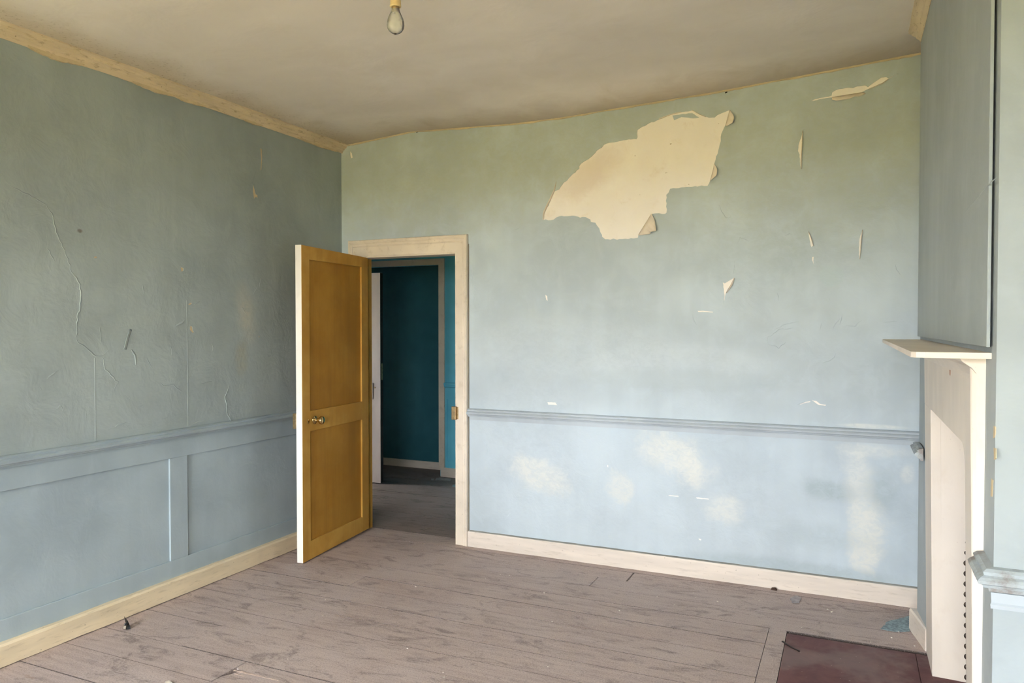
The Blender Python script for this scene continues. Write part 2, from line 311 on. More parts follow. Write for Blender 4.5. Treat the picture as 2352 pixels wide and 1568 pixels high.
# ------------------------------------------------------------------ mesh helpers
class MB:
    def __init__(s): s.v, s.f, s.smooth = [], [], False
    def box(s, x0, x1, y0, y1, z0, z1, fn=None):
        b = len(s.v); P = [(x, y, z) for x in (x0, x1) for y in (y0, y1) for z in (z0, z1)]
        s.v += [fn(*p) if fn else p for p in P]
        s.f += [[b + i for i in q] for q in ((0, 1, 3, 2), (4, 6, 7, 5), (0, 4, 5, 1), (2, 3, 7, 6), (0, 2, 6, 4), (1, 5, 7, 3))]
        return s
    def extrude(s, prof, t0, t1, fn, seg=1, jit=0.0, seed=0, jfreq=9.0):
        """closed profile (p,q) swept along t; t0/t1 may be functions of (p,q) for mitres"""
        n = len(prof); b = len(s.v)
        for k in range(seg + 1):
            for i, (p, q) in enumerate(prof):
                a = t0(p, q) if callable(t0) else t0; c = t1(p, q) if callable(t1) else t1
                t = a + (c - a) * k / seg
                dp = dq = 0
                if jit:
                    dp = mnoise.noise((t * jfreq, seed + i * 0.35, 0)) * jit; dq = mnoise.noise((t * jfreq, seed + i * 0.35, 9)) * jit
                s.v.append(fn(p + dp, q + dq, t))
        for k in range(seg):
            for i in range(n):
                j = (i + 1) % n
                s.f.append([b + k * n + i, b + k * n + j, b + (k + 1) * n + j, b + (k + 1) * n + i])
        s.f.append([b + i for i in range(n)][::-1]); s.f.append([b + seg * n + i for i in range(n)])
        return s
    def lathe(s, prof, fn, seg=28):
        """(r, h) profile turned about the h axis"""
        b = len(s.v); n = len(prof)
        for k in range(seg):
            a = 2 * math.pi * k / seg
            for r, h in prof: s.v.append(fn(r * math.cos(a), r * math.sin(a), h))
        for k in range(seg):
            for i in range(n - 1):
                j = (k + 1) % seg
                s.f.append([b + k * n + i, b + j * n + i, b + j * n + i + 1, b + k * n + i + 1])
        s.smooth = True
        return s
    def slab(s, outer, holes, fn, w0, w1):
        """flat plate with holes: outline in (u,v), from depth w0 (front) to w1 (back)"""
        loops = [outer] + list(holes); flat = [p for l in loops for p in l]
        tris = tessellate_polygon([[Vector((u, v, 0)) for u, v in l] for l in loops])
        b = len(s.v); n = len(flat)
        s.v += [fn(u, v, w0) for u, v in flat] + [fn(u, v, w1) for u, v in flat]
        for t in tris: s.f.append([b + i for i in t]); s.f.append([b + n + i for i in t][::-1])
        k = 0
        for l in loops:
            m = len(l)
            for i in range(m):
                j = (i + 1) % m; s.f.append([b + k + i, b + k + j, b + n + k + j, b + n + k + i])
            k += m
        return s
    def loft(s, rows):
        b = len(s.v); n = len(rows[0])
        for r in rows: s.v += [tuple(p) for p in r]
        for k in range(len(rows) - 1):
            for i in range(n - 1): s.f.append([b + k * n + i, b + k * n + i + 1, b + (k + 1) * n + i + 1, b + (k + 1) * n + i])
        return s
    def build(s, name, mat, parent=None, origin=None, uv=None):
        me = bpy.data.meshes.new(name); o0 = Vector(origin) if origin is not None else Vector((0, 0, 0))
        me.from_pydata([tuple(Vector(p) - o0) for p in s.v], [], s.f)
        bm = bmesh.new(); bm.from_mesh(me); bmesh.ops.remove_doubles(bm, verts=bm.verts, dist=1e-6) if s.smooth else None
        bmesh.ops.recalc_face_normals(bm, faces=bm.faces)
        if uv:
            l = bm.loops.layers.uv.new('board')
            for f in bm.faces:
                for lp in f.loops: lp[l].uv = uv(lp.vert.co + o0)
        for f in bm.faces: f.smooth = s.smooth
        bm.to_mesh(me); bm.free()
        me.materials.append(mat)
        o = bpy.data.objects.new(name, me); COL.objects.link(o); o.location = o0
        if parent is not None:
            o.parent = parent
            if parent.type == 'EMPTY': o.location = o0 - parent.location
            else: o.location = o0 - parent.matrix_basis.translation
        return o
def tag(o, label, cat, kind=None, group=None):
    o['label'] = label; o['category'] = cat
    if kind: o['kind'] = kind
    if group: o['group'] = group
    return o
def empty(name, loc, label, cat, kind=None, group=None):
    o = bpy.data.objects.new(name, None); COL.objects.link(o); o.location = loc; o.empty_display_size = 0.1
    return tag(o, label, cat, kind, group)
def bevel(o, w, seg=2):
    m = o.modifiers.new('bevel', 'BEVEL'); m.width = w; m.segments = seg; m.limit_method = 'ANGLE'; return o
def lerp(xs, ys, x):
    if x <= xs[0]: return ys[0]
    for i in range(len(xs) - 1):
        if x <= xs[i + 1]: return ys[i] + (ys[i + 1] - ys[i]) * (x - xs[i]) / (xs[i + 1] - xs[i])
    return ys[-1]
def torn(pts, amp=0.003, step=0.012, seed=1):
    """outline with torn, irregular edges"""
    r = random.Random(seed); out = []
    n = len(pts)
    for i in range(n):
        a, b = Vector(pts[i]), Vector(pts[(i + 1) % n]); L = (b - a).length; k = max(1, int(L / step)); nm = Vector((-(b - a).y, (b - a).x)).normalized() if L > 1e-6 else Vector((0, 0))
        for j in range(k):
            q = a + (b - a) * (j / k)
            if j: q = q + nm * r.uniform(-amp, amp) + (b - a).normalized() * r.uniform(-.2, .2) * step
            out.append((q.x, q.y))
    return out

YB, XL, XBR = 4.48, -3.40, 0.312      # back wall, left wall, chimney-breast planes
YBF, YBN = 4.12, 2.05                 # far and near ends of the chimney breast
XR = 1.05                             # right wall behind the breast
BX = [-3.45, -3.32, -2.81, -2.01, -1.65, -0.66, 0.33, 1.1]; BZ = [2.805, 2.813, 2.850, 2.818, 2.818, 2.862, 2.925, 2.95]
def ceil_z(x, y):
    pl = 2.812 + 0.030 * (x + 3.4)
    k = max(0.0, min(1.0, (y - 3.7) / 0.8)); k = k * k * (3 - 2 * k)
    return pl * (1 - k) + lerp(BX, BZ, x) * k + 0.004 * mnoise.noise((x * 1.7, y * 1.7, 3))

# ================================================================== SETTING
# ---- ceiling
def _():
    m = MB(); xs = [-3.62 + i * 0.1 for i in range(49)]; ys = [-1.55 + i * 0.1 for i in range(63)]; n = len(xs)
    for y in ys:
        for x in xs: m.v.append((x, y, ceil_z(x, y)))
    for j in range(len(ys) - 1):
        for i in range(n - 1): m.f.append([j * n + i, j * n + i + 1, (j + 1) * n + i + 1, (j + 1) * n + i])
    b = len(m.v); m.v += [(x, y, 3.3) for y in (ys[0], ys[-1]) for x in (xs[0], xs[-1])]
    m.f.append([b, b + 1, b + 3, b + 2])
    q = len(ys)
    m.f.append([i for i in range(n)] + [b + 1, b]); m.f.append([(q - 1) * n + i for i in range(n)] + [b + 3, b + 2])
    m.f.append([j * n for j in range(q)] + [b + 2, b]); m.f.append([j * n + n - 1 for j in range(q)] + [b + 3, b + 1])
    m.smooth = False
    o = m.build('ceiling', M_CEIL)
    for p in o.data.polygons: p.use_smooth = len(p.vertices) == 4
    tag(o, 'yellowed cream plaster ceiling stained brown along the cornice, browner towards the back wall', 'ceiling', 'structure')
    return o
CEILING = _()

# ---- back wall: plaster body, thin skin of blue paint torn away in places
def zpt(ox, oy, s, pts): return [(ox + x / s, oy + y / s) for x, y in pts]
def wallpts(px): return [bw(x, y) for x, y in px]
PATCH = zpt(1200, 200, 3.92, [(188, 1197), (195, 1135), (240, 1040), (290, 935), (330, 920), (370, 860), (400, 840), (440, 795), (510, 735), (510, 710), (525, 690), (590, 650), (630, 615), (690, 555), (760, 505), (850, 490), (930, 475), (1025, 468), (1035, 450), (1035, 385), (1130, 330), (1230, 290), (1345, 245), (1430, 225), (1525, 210), (1590, 240), (1650, 265), (1730, 272), (1790, 235), (1862, 206), (1850, 260), (1828, 340), (1800, 400), (1785, 450), (1775, 520), (1758, 600), (1740, 650), (1726, 692), (1712, 760), (1692, 838), (1665, 890), (1635, 890), (1500, 898), (1330, 915), (1315, 950), (1295, 970), (1297, 1130), (1285, 1140), (1230, 1135), (1162, 1142), (1045, 1325), (1040, 1355), (1000, 1362), (900, 1368), (745, 1370), (715, 1345), (715, 1330), (690, 1270), (655, 1220), (615, 1215), (610, 1190), (570, 1170), (540, 1168), (520, 1175), (475, 1160), (350, 1158), (310, 1170), (280, 1192)])
ISLAND = zpt(1200, 200, 3.92, [(1350, 256), (1440, 242), (1530, 235), (1590, 272), (1540, 280), (1430, 268), (1365, 296)])
T1 = zpt(1800, 140, 5.6, [(345, 517), (400, 490), (500, 468), (615, 445), (625, 400), (690, 365), (830, 340), (890, 345), (940, 325), (1050, 310), (1085, 332), (1180, 262), (1260, 210), (1320, 205), (1345, 218), (1500, 150), (1340, 232), (1270, 280), (1180, 320), (1085, 360), (1000, 405), (620, 468), (500, 485), (400, 508)])
T2 = zpt(1800, 140, 5.6, [(245, 895), (236, 1000), (233, 1090), (226, 1200), (216, 1300), (228, 1395), (207, 1290), (204, 1200), (183, 1155), (190, 1080), (220, 990)])
T3 = zpt(1580, 560, 3.563, [(285, 315), (302, 322), (330, 305), (375, 278), (372, 300), (350, 335), (328, 365), (312, 400), (301, 450), (290, 490), (299, 430), (293, 370)])
T4 = zpt(1800, 480, 6.534, [(368, 335), (385, 370), (410, 450), (440, 545), (416, 572), (398, 500), (382, 420)])
T4b = zpt(1800, 480, 6.534, [(428, 715), (450, 715), (446, 780), (457, 845), (440, 800), (424, 760)])
T5 = zpt(1800, 480, 6.534, [(1182, 305), (1168, 380), (1160, 470), (1156, 600), (1150, 690), (1137, 755), (1130, 640), (1136, 450), (1150, 400)])
T7 = zpt(1580, 560, 3.563, [(78, 547), (140, 548), (203, 554), (205, 561), (140, 557), (84, 556)])
T8 = zpt(1580, 560, 3.563, [(912, 1306), (940, 1296), (1000, 1287), (1003, 1294), (950, 1305), (918, 1314)])
T8b = zpt(1580, 560, 3.563, [(1012, 1277), (1050, 1284), (1080, 1308), (1130, 1316), (1126, 1325), (1072, 1319), (1040, 1298)])
T9 = zpt(1060, 900, 2.219, [(437, 51), (478, 53), (487, 67), (460, 65), (441, 64)])
T10 = zpt(1060, 900, 2.219, [(742, 370), (748, 374), (748, 384), (743, 382)])
T11 = zpt(1060, 900, 2.219, [(1208, 746), (1222, 750), (1220, 757), (1210, 753)])
T12 = [(1252, 676), (1257, 680), (1258, 691), (1254, 688)]
T13 = [(804, 346), (808, 352), (810, 362), (806, 364), (804, 356)]
T14 = zpt(1060, 900, 2.219, [(1055, 526), (1105, 529), (1107, 534), (1057, 530)])
T15 = zpt(1060, 900, 2.219, [(1195, 537), (1260, 543), (1260, 548), (1200, 543)])
HOLES = [torn(wallpts(PATCH), 0.004, 0.016, 3)] + [torn(wallpts(t), 0.0012, 0.012, 5 + i) for i, t in enumerate([T1, T2, T3, T4, T4b, T5, T7, T8, T8b, T9, T10, T11, T12, T13, T14, T15])]
NOTCH = [(-3.322, -0.02), (-3.322, 2.05), (-2.3475, 2.05), (-2.3475, -0.02)]
OUT = [(-3.62, -0.02)] + NOTCH + [(1.25, -0.02), (1.25, 3.12), (-3.62, 3.12)]
wb = MB().slab(OUT, [], lambda u, v, w: (u, w, v), YB + 0.003, YB + 0.12).build('wall_back', M_PLAS)
tag(wb, 'back wall in peeling pale blue paint with a large bare plaster patch', 'wall', 'structure')
OUTP = [(-3.42, 0.0)] + [(u, max(v, 0)) for u, v in NOTCH] + [(0.95, 0.0), (0.95, 3.1), (-3.42, 3.1)]
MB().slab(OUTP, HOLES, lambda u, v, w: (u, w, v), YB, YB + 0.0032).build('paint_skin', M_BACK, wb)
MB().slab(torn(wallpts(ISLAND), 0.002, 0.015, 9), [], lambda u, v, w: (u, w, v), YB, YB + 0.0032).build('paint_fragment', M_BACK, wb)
def flap(name, crease, outer, lift, parent, mat=M_PAPER, ax=1, plane=YB, sgn=-1, bulge=0.6, seed=0, sub=4):
    """torn paper folded away from the wall: crease lies on the wall, outer edge is lifted off it"""
    n = max(len(crease), len(outer))
    def resample(px, k):
        out = []
        for i in range(k):
            t = i / (k - 1) * (len(px) - 1); a = min(int(t), len(px) - 2); f = t - a
            out.append((px[a][0] * (1 - f) + px[a + 1][0] * f, px[a][1] * (1 - f) + px[a + 1][1] * f))
        return out
    k = n * 3; c, o = resample(crease, k), resample(outer, k); r = random.Random(seed); rows = []
    for j in range(sub + 1):
        f = j / sub; row = []
        for i in range(k):
            e = math.sin(math.pi * i / (k - 1)) ** 0.5 if 0 < i < k - 1 else 0.25
            h = 0.0012 + lift * e * (f ** bulge) * (1 + 0.15 * math.sin(i * 1.7 + seed))
            row.append(PX(c[i][0] * (1 - f) + o[i][0] * f, c[i][1] * (1 - f) + o[i][1] * f, ax, plane + sgn * h))
        rows.append(row)
    m = MB().loft(rows); m.smooth = True
    ob = m.build(name, mat, parent)
    sm = ob.modifiers.new('thickness', 'SOLIDIFY'); sm.thickness = 0.0012; sm.offset = 0
    return ob
Z6 = lambda p: zpt(1200, 200, 3.92, p)
flap('paper_flap', Z6([(1866, 204), (1850, 262), (1828, 345)]), Z6([(1868, 204), (1905, 262), (1898, 318), (1835, 352)]), 0.028, wb, seed=1)
flap('paper_flap', Z6([(1727, 690), (1712, 760), (1690, 838)]), Z6([(1728, 690), (1754, 738), (1750, 795), (1690, 842)]), 0.022, wb, seed=2)
flap('paper_flap', Z6([(1161, 1140), (1110, 1220), (1042, 1330)]), Z6([(1163, 1140), (1192, 1200), (1204, 1292), (1155, 1302), (1150, 1322), (1045, 1335)]), 0.030, wb, seed=3)
flap('paper_flap', Z6([(190, 1195), (196, 1135), (245, 1035), (292, 932), (305, 850)]), Z6([(182, 1190), (184, 1130), (232, 1030), (280, 930), (304, 848)]), 0.014, wb, seed=4)
flap('paper_flap', Z6([(1232, 290), (1345, 246), (1430, 226)]), Z6([(1228, 282), (1342, 240), (1430, 222)]), 0.010, wb, seed=5)
flap('paper_flap', Z6([(1527, 211), (1590, 241), (1650, 266)]), Z6([(1530, 206), (1592, 247), (1650, 270)]), 0.010, wb, seed=6)
Z3 = lambda p: zpt(1800, 140, 5.6, p)
flap('paper_flap', Z3([(620, 466), (800, 436), (1030, 400)]), Z3([(622, 498), (680, 512), (848, 486), (910, 455), (980, 455), (1055, 420)]), 0.020, wb, seed=7)
flap('paper_flap', Z3([(246, 895), (236, 1000), (226, 1200), (224, 1390)]), Z3([(250, 893), (241, 1000), (232, 1200), (228, 1390)]), 0.016, wb, seed=8)
flap('paper_flap', Z3([(1085, 362), (1180, 322), (1272, 282), (1342, 232)]), Z3([(1090, 366), (1184, 328), (1278, 290), (1346, 236)]), 0.014, wb, seed=9)
flap('paper_flap', zpt(1580, 560, 3.563, [(376, 278), (350, 335), (312, 400)]), zpt(1580, 560, 3.563, [(382, 280), (360, 338), (318, 402)]), 0.018, wb, seed=10)
flap('paper_flap', zpt(1800, 480, 6.534, [(1180, 310), (1160, 470), (1140, 750)]), zpt(1800, 480, 6.534, [(1186, 312), (1168, 470), (1144, 750)]), 0.012, wb, seed=11)
flap('paper_flap', zpt(1800, 480, 6.534, [(372, 340), (412, 450), (442, 548)]), zpt(1800, 480, 6.534, [(378, 340), (420, 450), (448, 560)]), 0.012, wb, seed=12)

def ridge(name, px, ax, plane, sgn, mat, parent, wpx=2.2, h=0.004, seed=0):
    """a crack where the paint has lifted: a low, sharp-edged blister following a broken line"""
    r = random.Random(seed); pts = []
    for i in range(len(px) - 1):
        a, b = px[i], px[i + 1]; L = math.dist(a, b); k = max(1, int(L / 7))
        for j in range(k):
            f = j / k; pts.append((a[0] + (b[0] - a[0]) * f + r.uniform(-1.8, 1.8), a[1] + (b[1] - a[1]) * f + r.uniform(-1.8, 1.8)))
    pts.append(px[-1]); W = [PX(x, y, ax, plane) for x, y in pts]; n = Vector((0, 0, 0)); n[ax] = sgn
    m = MB(); rows = []
    for i, p in enumerate(W):
        d = (W[min(i + 1, len(W) - 1)] - W[max(i - 1, 0)]).normalized(); s = d.cross(n)
        e = 0.25 + 0.75 * math.sin(math.pi * i / max(1, len(W) - 1)) * r.uniform(0.6, 1.1)
        ww = wpx * 0.0022 * (0.5 + 0.6 * e)
        rows.append([p - s * ww * 1.6 - n * 0.0005, p - s * ww * 0.2 + n * h * e, p + s * ww * 0.25 + n * h * e * 0.9, p + s * ww * 0.5 - n * 0.0005])
    m.loft(rows); return m.build(name, mat, parent)
BR = [[(1083, 597), (1084, 650), (1090, 690), (1087, 705)], [(1687, 598), (1686, 612), (1683, 632)], [(1762, 788), (1765, 775), (1790, 757), (1822, 753)], [(1765, 790), (1790, 800), (1805, 785)], [(1890, 835), (1908, 829), (1920, 812)], [(1928, 745), (1935, 722)], [(1912, 755), (1930, 730)], [(1940, 750), (1966, 750), (1972, 742), (1980, 735)], [(2057, 605), (2060, 618), (2068, 632)], [(1855, 528), (1860, 540)], [(1903, 684), (1906, 690)], [(1785, 672), (1787, 690)], [(1883, 758), (1888, 740)], [(1780, 756), (1792, 750), (1835, 738)], [(1178, 528), (1195, 522)], [(1106, 1010), (1118, 1028), (1117, 1045)], [(1160, 1195), (1172, 1178)], [(1555, 1085), (1575, 1082), (1592, 1095)], [(1412, 1118), (1432, 1110), (1445, 1118)], [(1783, 1128), (1778, 1138)], [(1650, 470), (1665, 500), (1680, 498)], [(1695, 560), (1700, 545), (1720, 555)], [(1838, 520), (1845, 510)], [(1802, 540), (1820, 538)], [(1600, 745), (1590, 720)], [(1862, 290), (1858, 302)], [(1885, 410), (1894, 406)], [(1830, 930), (1850, 922)], [(2030, 742), (2060, 738)], [(1670, 205), (1690, 202)]]
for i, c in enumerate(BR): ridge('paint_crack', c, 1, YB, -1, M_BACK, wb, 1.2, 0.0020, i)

# ---- left wall: plaster above, panelled dado below
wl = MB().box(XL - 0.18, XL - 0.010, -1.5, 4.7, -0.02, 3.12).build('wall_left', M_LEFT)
tag(wl, 'left wall in blue-grey paint with cracked plaster above a panelled dado', 'wall', 'structure')
LH = []
for px in ([(598, 340), (602, 342), (603, 365), (601, 390), (599, 392), (600, 365)], [(582, 418), (584, 430), (588, 446), (592, 448), (592, 456), (588, 452), (584, 458), (581, 440)], [(415, 613), (422, 616), (421, 622), (417, 624)], [(437, 748), (442, 750), (443, 758), (446, 763), (442, 764), (436, 757)], [(215, 590), (222, 588), (224, 592), (218, 593)], [(433, 698), (440, 694), (441, 698), (434, 701)], [(594, 771), (597, 772), (596, 777)]):
    LH.append(torn([(PX(x, y, 0, XL).y, PX(x, y, 0, XL).z) for x, y in px], 0.0008, 0.012, len(LH)))
fl = lambda u, v, w: (w, u, v)
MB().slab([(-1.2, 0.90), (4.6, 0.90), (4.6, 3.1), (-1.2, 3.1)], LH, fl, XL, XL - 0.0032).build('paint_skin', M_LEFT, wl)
MB().slab([(-1.2, 0.90), (4.6, 0.90), (4.6, 3.1), (-1.2, 3.1)], [], fl, XL - 0.0031, XL - 0.012).build('plaster_ground', M_CHIP, wl)
# dado framing: top rail, stiles, bottom rail; the panels lie 11 mm behind
DZ0, DZ1 = 0.200, 0.768
STY = [(-1.2, 0.02), (1.50, 1.62), (2.945, 3.064), (4.36, 4.47)]
bevel(MB().box(XL - 0.011, XL + 0.002, -1.2, 4.47, DZ1, 0.90).build('top_rail', M_WAINS, wl), 0.0015)
bevel(MB().box(XL - 0.011, XL + 0.002, -1.2, 4.47, 0.0, DZ0).build('bottom_rail', M_WAINS, wl), 0.003)
for a, b in STY: bevel(MB().box(XL - 0.011, XL + 0.0015, a, b, DZ0, DZ1).build('stile', M_WAINS, wl), 0.0015)
for i in range(3):
    MB().box(XL - 0.0112, XL - 0.0098, STY[i][1], STY[i + 1][0], DZ0, DZ1).build('panel', M_WAINS, wl)
# seams of the old lining paper and the cracks of the plaster
LC = [([(150, 580), (165, 625), (182, 655), (186, 690), (179, 720), (175, 770), (176, 782)], 2.5, 0.006), ([(176, 782), (198, 800), (219, 820), (238, 815), (250, 803)], 2.2, 0.005), ([(105, 470), (122, 500), (130, 540), (150, 580)], 2.0, 0.005), ([(20, 425), (60, 445), (105, 470)], 1.8, 0.004),
      ([(235, 820), (242, 848), (260, 868), (272, 878), (262, 895)], 2.0, 0.005), ([(302, 803), (311, 818), (312, 838)], 3.5, 0.010), ([(335, 822), (350, 845)], 2, 0.004), ([(368, 880), (375, 887), (400, 885), (418, 900)], 2.2, 0.005), ([(455, 885), (487, 876)], 2.0, 0.004), ([(528, 885), (518, 910), (520, 940), (527, 968)], 2.4, 0.006),
      ([(403, 750), (412, 745), (424, 735)], 3.0, 0.008), ([(446, 700), (452, 697), (459, 692)], 2.0, 0.006), ([(463, 698), (468, 693)], 2.0, 0.005), ([(470, 700), (477, 695)], 1.8, 0.005), ([(555, 708), (566, 722)], 2.2, 0.006), ([(583, 675), (592, 655)], 1.6, 0.003), ([(228, 750), (232, 785)], 1.8, 0.004), ([(110, 870), (125, 855), (135, 850)], 2, 0.004), ([(90, 890), (95, 895)], 2.5, 0.006), ([(250, 985), (290, 970)], 2, 0.004), ([(440, 975), (478, 960)], 2, 0.004), ([(108, 570), (125, 600)], 2.2, 0.004), ([(518, 950), (530, 965), (528, 950)], 2.5, 0.007), ([(392, 795), (394, 815)], 1.6, 0.003), ([(328, 655), (330, 675)], 2, 0.004), ([(487, 790), (489, 805)], 2, 0.004), ([(600, 640), (596, 660)], 1.6, 0.003), ([(318, 935), (330, 930)], 1.8, 0.004), ([(125, 940), (140, 930), (145, 945)], 1.8, 0.003), ([(372, 965), (385, 958)], 2, 0.004)]
for i, (c, w, h) in enumerate(LC): ridge('paint_crack', c, 0, XL, 1, M_LEFT, wl, w * 0.9, h * 0.55, 40 + i)
for x0, ya, yb in ((219, 822, 1018), (431, 690, 985)):
    q = PX(x0, (ya + yb) / 2, 0, XL); z0, z1 = PX(x0, yb, 0, XL).z, PX(x0, ya, 0, XL).z
    MB().extrude([(-0.005, -0.0005), (-0.003, 0.0010), (0.003, 0.0010), (0.005, -0.0005)], z0, z1, lambda p, h, t: (XL + h, q.y + p, t), 14, 0.0012, x0).build('lining_paper_seam', M_LEFT, wl)
# curled tear of paint left of the door
flap('paint_curl', [(303, 757), (297, 775), (290, 803)], [(298, 755), (291, 775), (284, 802)], 0.009, wl, M_LEFT, 0, XL, 1, seed=21)

# ---- rear wall with its two windows (behind the camera)
def rear():
    m = MB(); xs = [-3.6, WINDOWS[1][0], WINDOWS[1][1], WINDOWS[0][0], WINDOWS[0][1], 1.25]; z0, z1 = WINDOWS[0][2], WINDOWS[0][3]
    y0, y1 = YREAR - 0.3, YREAR
    for a, b in ((0, 1), (2, 3), (4, 5)): m.box(xs[a], xs[b], y0, y1, -0.02, 3.12)
    for a, b in ((1, 2), (3, 4)): m.box(xs[a], xs[b], y0, y1, -0.02, z0); m.box(xs[a], xs[b], y0, y1, z1, 3.12)
    tag(m.build('wall_front', M_LEFT), 'blue window wall facing the door', 'wall', 'structure')
    for i, (a, b, c, d) in enumerate(WINDOWS):
        w = empty('window_%d' % (i + 1), ((a + b) / 2, YREAR - 0.15, c), 'tall white sash window %s' % ('nearer the chimney breast' if i == 0 else 'nearer the left wall'), 'window', 'structure')
        m = MB(); t = 0.05; y0, y1 = YREAR - 0.17, YREAR - 0.12
        m.box(a, a + t, y0, y1, c, d).box(b - t, b, y0, y1, c, d).box(a + t, b - t, y0, y1, c, c + t).box(a + t, b - t, y0, y1, d - t, d).box(a + t, b - t, y0, y1, (c + d) / 2 - 0.02, (c + d) / 2 + 0.02)
        m.build('sash_frame', M_WINF, w)
        for k in (1, 2):
            x = a + (b - a) * k / 3; MB().box(x - 0.01, x + 0.01, y0 + 0.01, y1 - 0.01, c + t, d - t).build('glazing_bar', M_WINF, w)
        MB().box(a - 0.04, b + 0.04, YREAR - 0.1, YREAR + 0.05, c - 0.03, c).build('sill', M_WINF, w)
rear()

# ---- chimney breast (right wall) with its deep fireplace recess
FO0, FO1, FOZ = 2.575, 3.615, 1.145       # opening: near edge, far edge, top
def breast():
    m = MB()
    m.box(XBR, XR, YBN, 2.195, -0.02, 3.12).box(XBR, XR, 3.887, YBF, 1.425, 3.12)
    m.box(XBR, XR, 3.887, YBF, -0.02, 1.425, lambda x, y, z: ((0.3335 - 0.0185 * z / 1.14 if x < 0.5 and y < 4 else x), y, z)).box(XBR, XR, 2.195, 3.887, 1.425, 3.12)
    m.box(0.376, XR, 2.195, FO0, -0.02, 1.425).box(0.376, XR, FO1 + 0.04, 3.887, -0.02, 1.425).box(0.376, XR, FO0, FO1 + 0.04, FOZ + 0.06, 1.425)
    m.box(XR, XR + 0.2, -1.5, 4.7, -0.02, 3.12)
    o = tag(m.build('wall_right', M_BREAST), 'chimney breast in dull blue-green paint at the right', 'wall', 'structure')
    r = MB()      # painted lining of the recess, far cheek splayed
    f = lambda x, y, z: (x, y - (0.03 * (x - 0.33) / 0.5 if y > 3 else 0), z)
    r.box(0.338, 1.0, FO1 + 0.002, FO1 + 0.045, 0, FOZ + 0.05, f).box(0.338, 1.0, FO0 - 0.045, FO0 - 0.002, 0, FOZ + 0.05).box(0.95, 1.03, FO0 - 0.04, FO1 + 0.04, 0, FOZ + 0.06).box(0.372, 1.0, FO0 - 0.04, FO1 + 0.04, FOZ + 0.005, FOZ + 0.058)
    r.build('recess_lining', M_SURR, o)
    return o
wr = breast()

# ---- floor: boards, each its own piece, on a dark sub-floor
fl_o = MB().box(-5.6, 1.25, -1.5, 7.6, -0.10, -0.022).build('floor', M_VOID)
tag(fl_o, 'bare dusty grey-brown floorboards running parallel to the back wall', 'floor', 'structure')
def board(pts, name='floorboard', dz=0.0, along='x', mat=M_FLOOR):
    us = [p[0] for p in pts]; vs = [p[1] for p in pts]; u0, u1, v0, v1 = min(us), max(us), min(vs), max(vs)
    f = (lambda u, v, w: (u, v, w)) if along == 'x' else (lambda u, v, w: (v, u, w))
    uvf = (lambda c: (c.x, (c.y - v0) / (v1 - v0))) if along == 'x' else (lambda c: (c.y, (c.x - v0) / (v1 - v0)))
    m = MB().slab(pts, [], f, dz, dz - 0.021)
    o = m.build(name, mat, fl_o, origin=f((u0 + u1) / 2, (v0 + v1) / 2, 0), uv=uvf)
    return bevel(o, 0.0009, 1)
ROWS = [-1.24, -1.04, -0.84, -0.64, -0.45, -0.24, -0.03, 0.18, 0.38, 0.60, 0.80, 1.02, 1.22, 1.44, 1.66, 1.88, 2.10, 2.311, 2.514, 2.768, 2.945, 3.125, 3.30, 3.49, 3.67, 3.865, 4.066, 4.236, 4.400, 4.60, 4.785, 5.05, 5.26, 5.46, 5.66, 5.84, 6.014, 6.20, 6.37, 6.595, 6.75]
JOINT = {2.514: [-2.842], 2.311: [-2.440], 4.066: [-1.354], 4.236: [-1.179], 2.10: [-1.7], 1.66: [-1.2], 1.0: [-2.1], 3.49: [-2.62], 4.60: [-2.83], 5.46: [-3.1], 5.84: [-3.6], 6.20: [-3.83], 6.37: [-3.816]}
G = 0.0014
for i in range(len(ROWS) - 1):
    a, b = ROWS[i], ROWS[i + 1]; hall = a > 4.59
    x0, x1 = (-4.95, XHALL + 0.05) if hall else (XL - 0.002, 0.40)
    if not hall and 2.2 < a < 3.8: x1 = -0.352
    elif not hall and a < 2.2: x1 = 1.05
    cuts = [x0] + [c for c in JOINT.get(a, []) if x0 < c < x1] + [x1]
    for k in range(len(cuts) - 1):
        l = cuts[k] + (0.0018 if k else 0); r = cuts[k + 1] - (0.0018 if k < len(cuts) - 2 else 0)
        if a in (4.236,) and k == 0: r -= 0.005
        pts = [(l, a + G), (r, a + G), (r, b - G), (l, b - G)]
        if a == 2.311 and k == 1:      # splintered notch eaten out of the board's end
            pts = [(l, a + G), (r, a + G), (r, b - G), (l, b - G), (l + 0.002, 2.452), (l + 0.022, 2.446), (l + 0.030, 2.420), (l + 0.024, 2.396), (l + 0.010, 2.372), (l + 0.002, 2.362)]
        dz = R.uniform(-0.0014, 0.0014)
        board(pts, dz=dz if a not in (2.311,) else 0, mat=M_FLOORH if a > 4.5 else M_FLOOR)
board([(2.2, -0.350), (3.935, -0.350), (3.86, -0.268), (2.2, -0.268)], 'hearth_border_board', 0.0, 'y')
he = MB().box(-0.266, 0.286, 2.2, 3.833, -0.02, 0.003).build('hearth', M_HEARTH)
tag(he, 'worn dark red painted hearth slab set flush in the floorboards', 'hearth')
bevel(he, 0.004)
MB().box(0.287, 0.95, 2.2, 3.832, -0.02, 0.0022).build('recess_floor', M_HEARTH, fl_o)
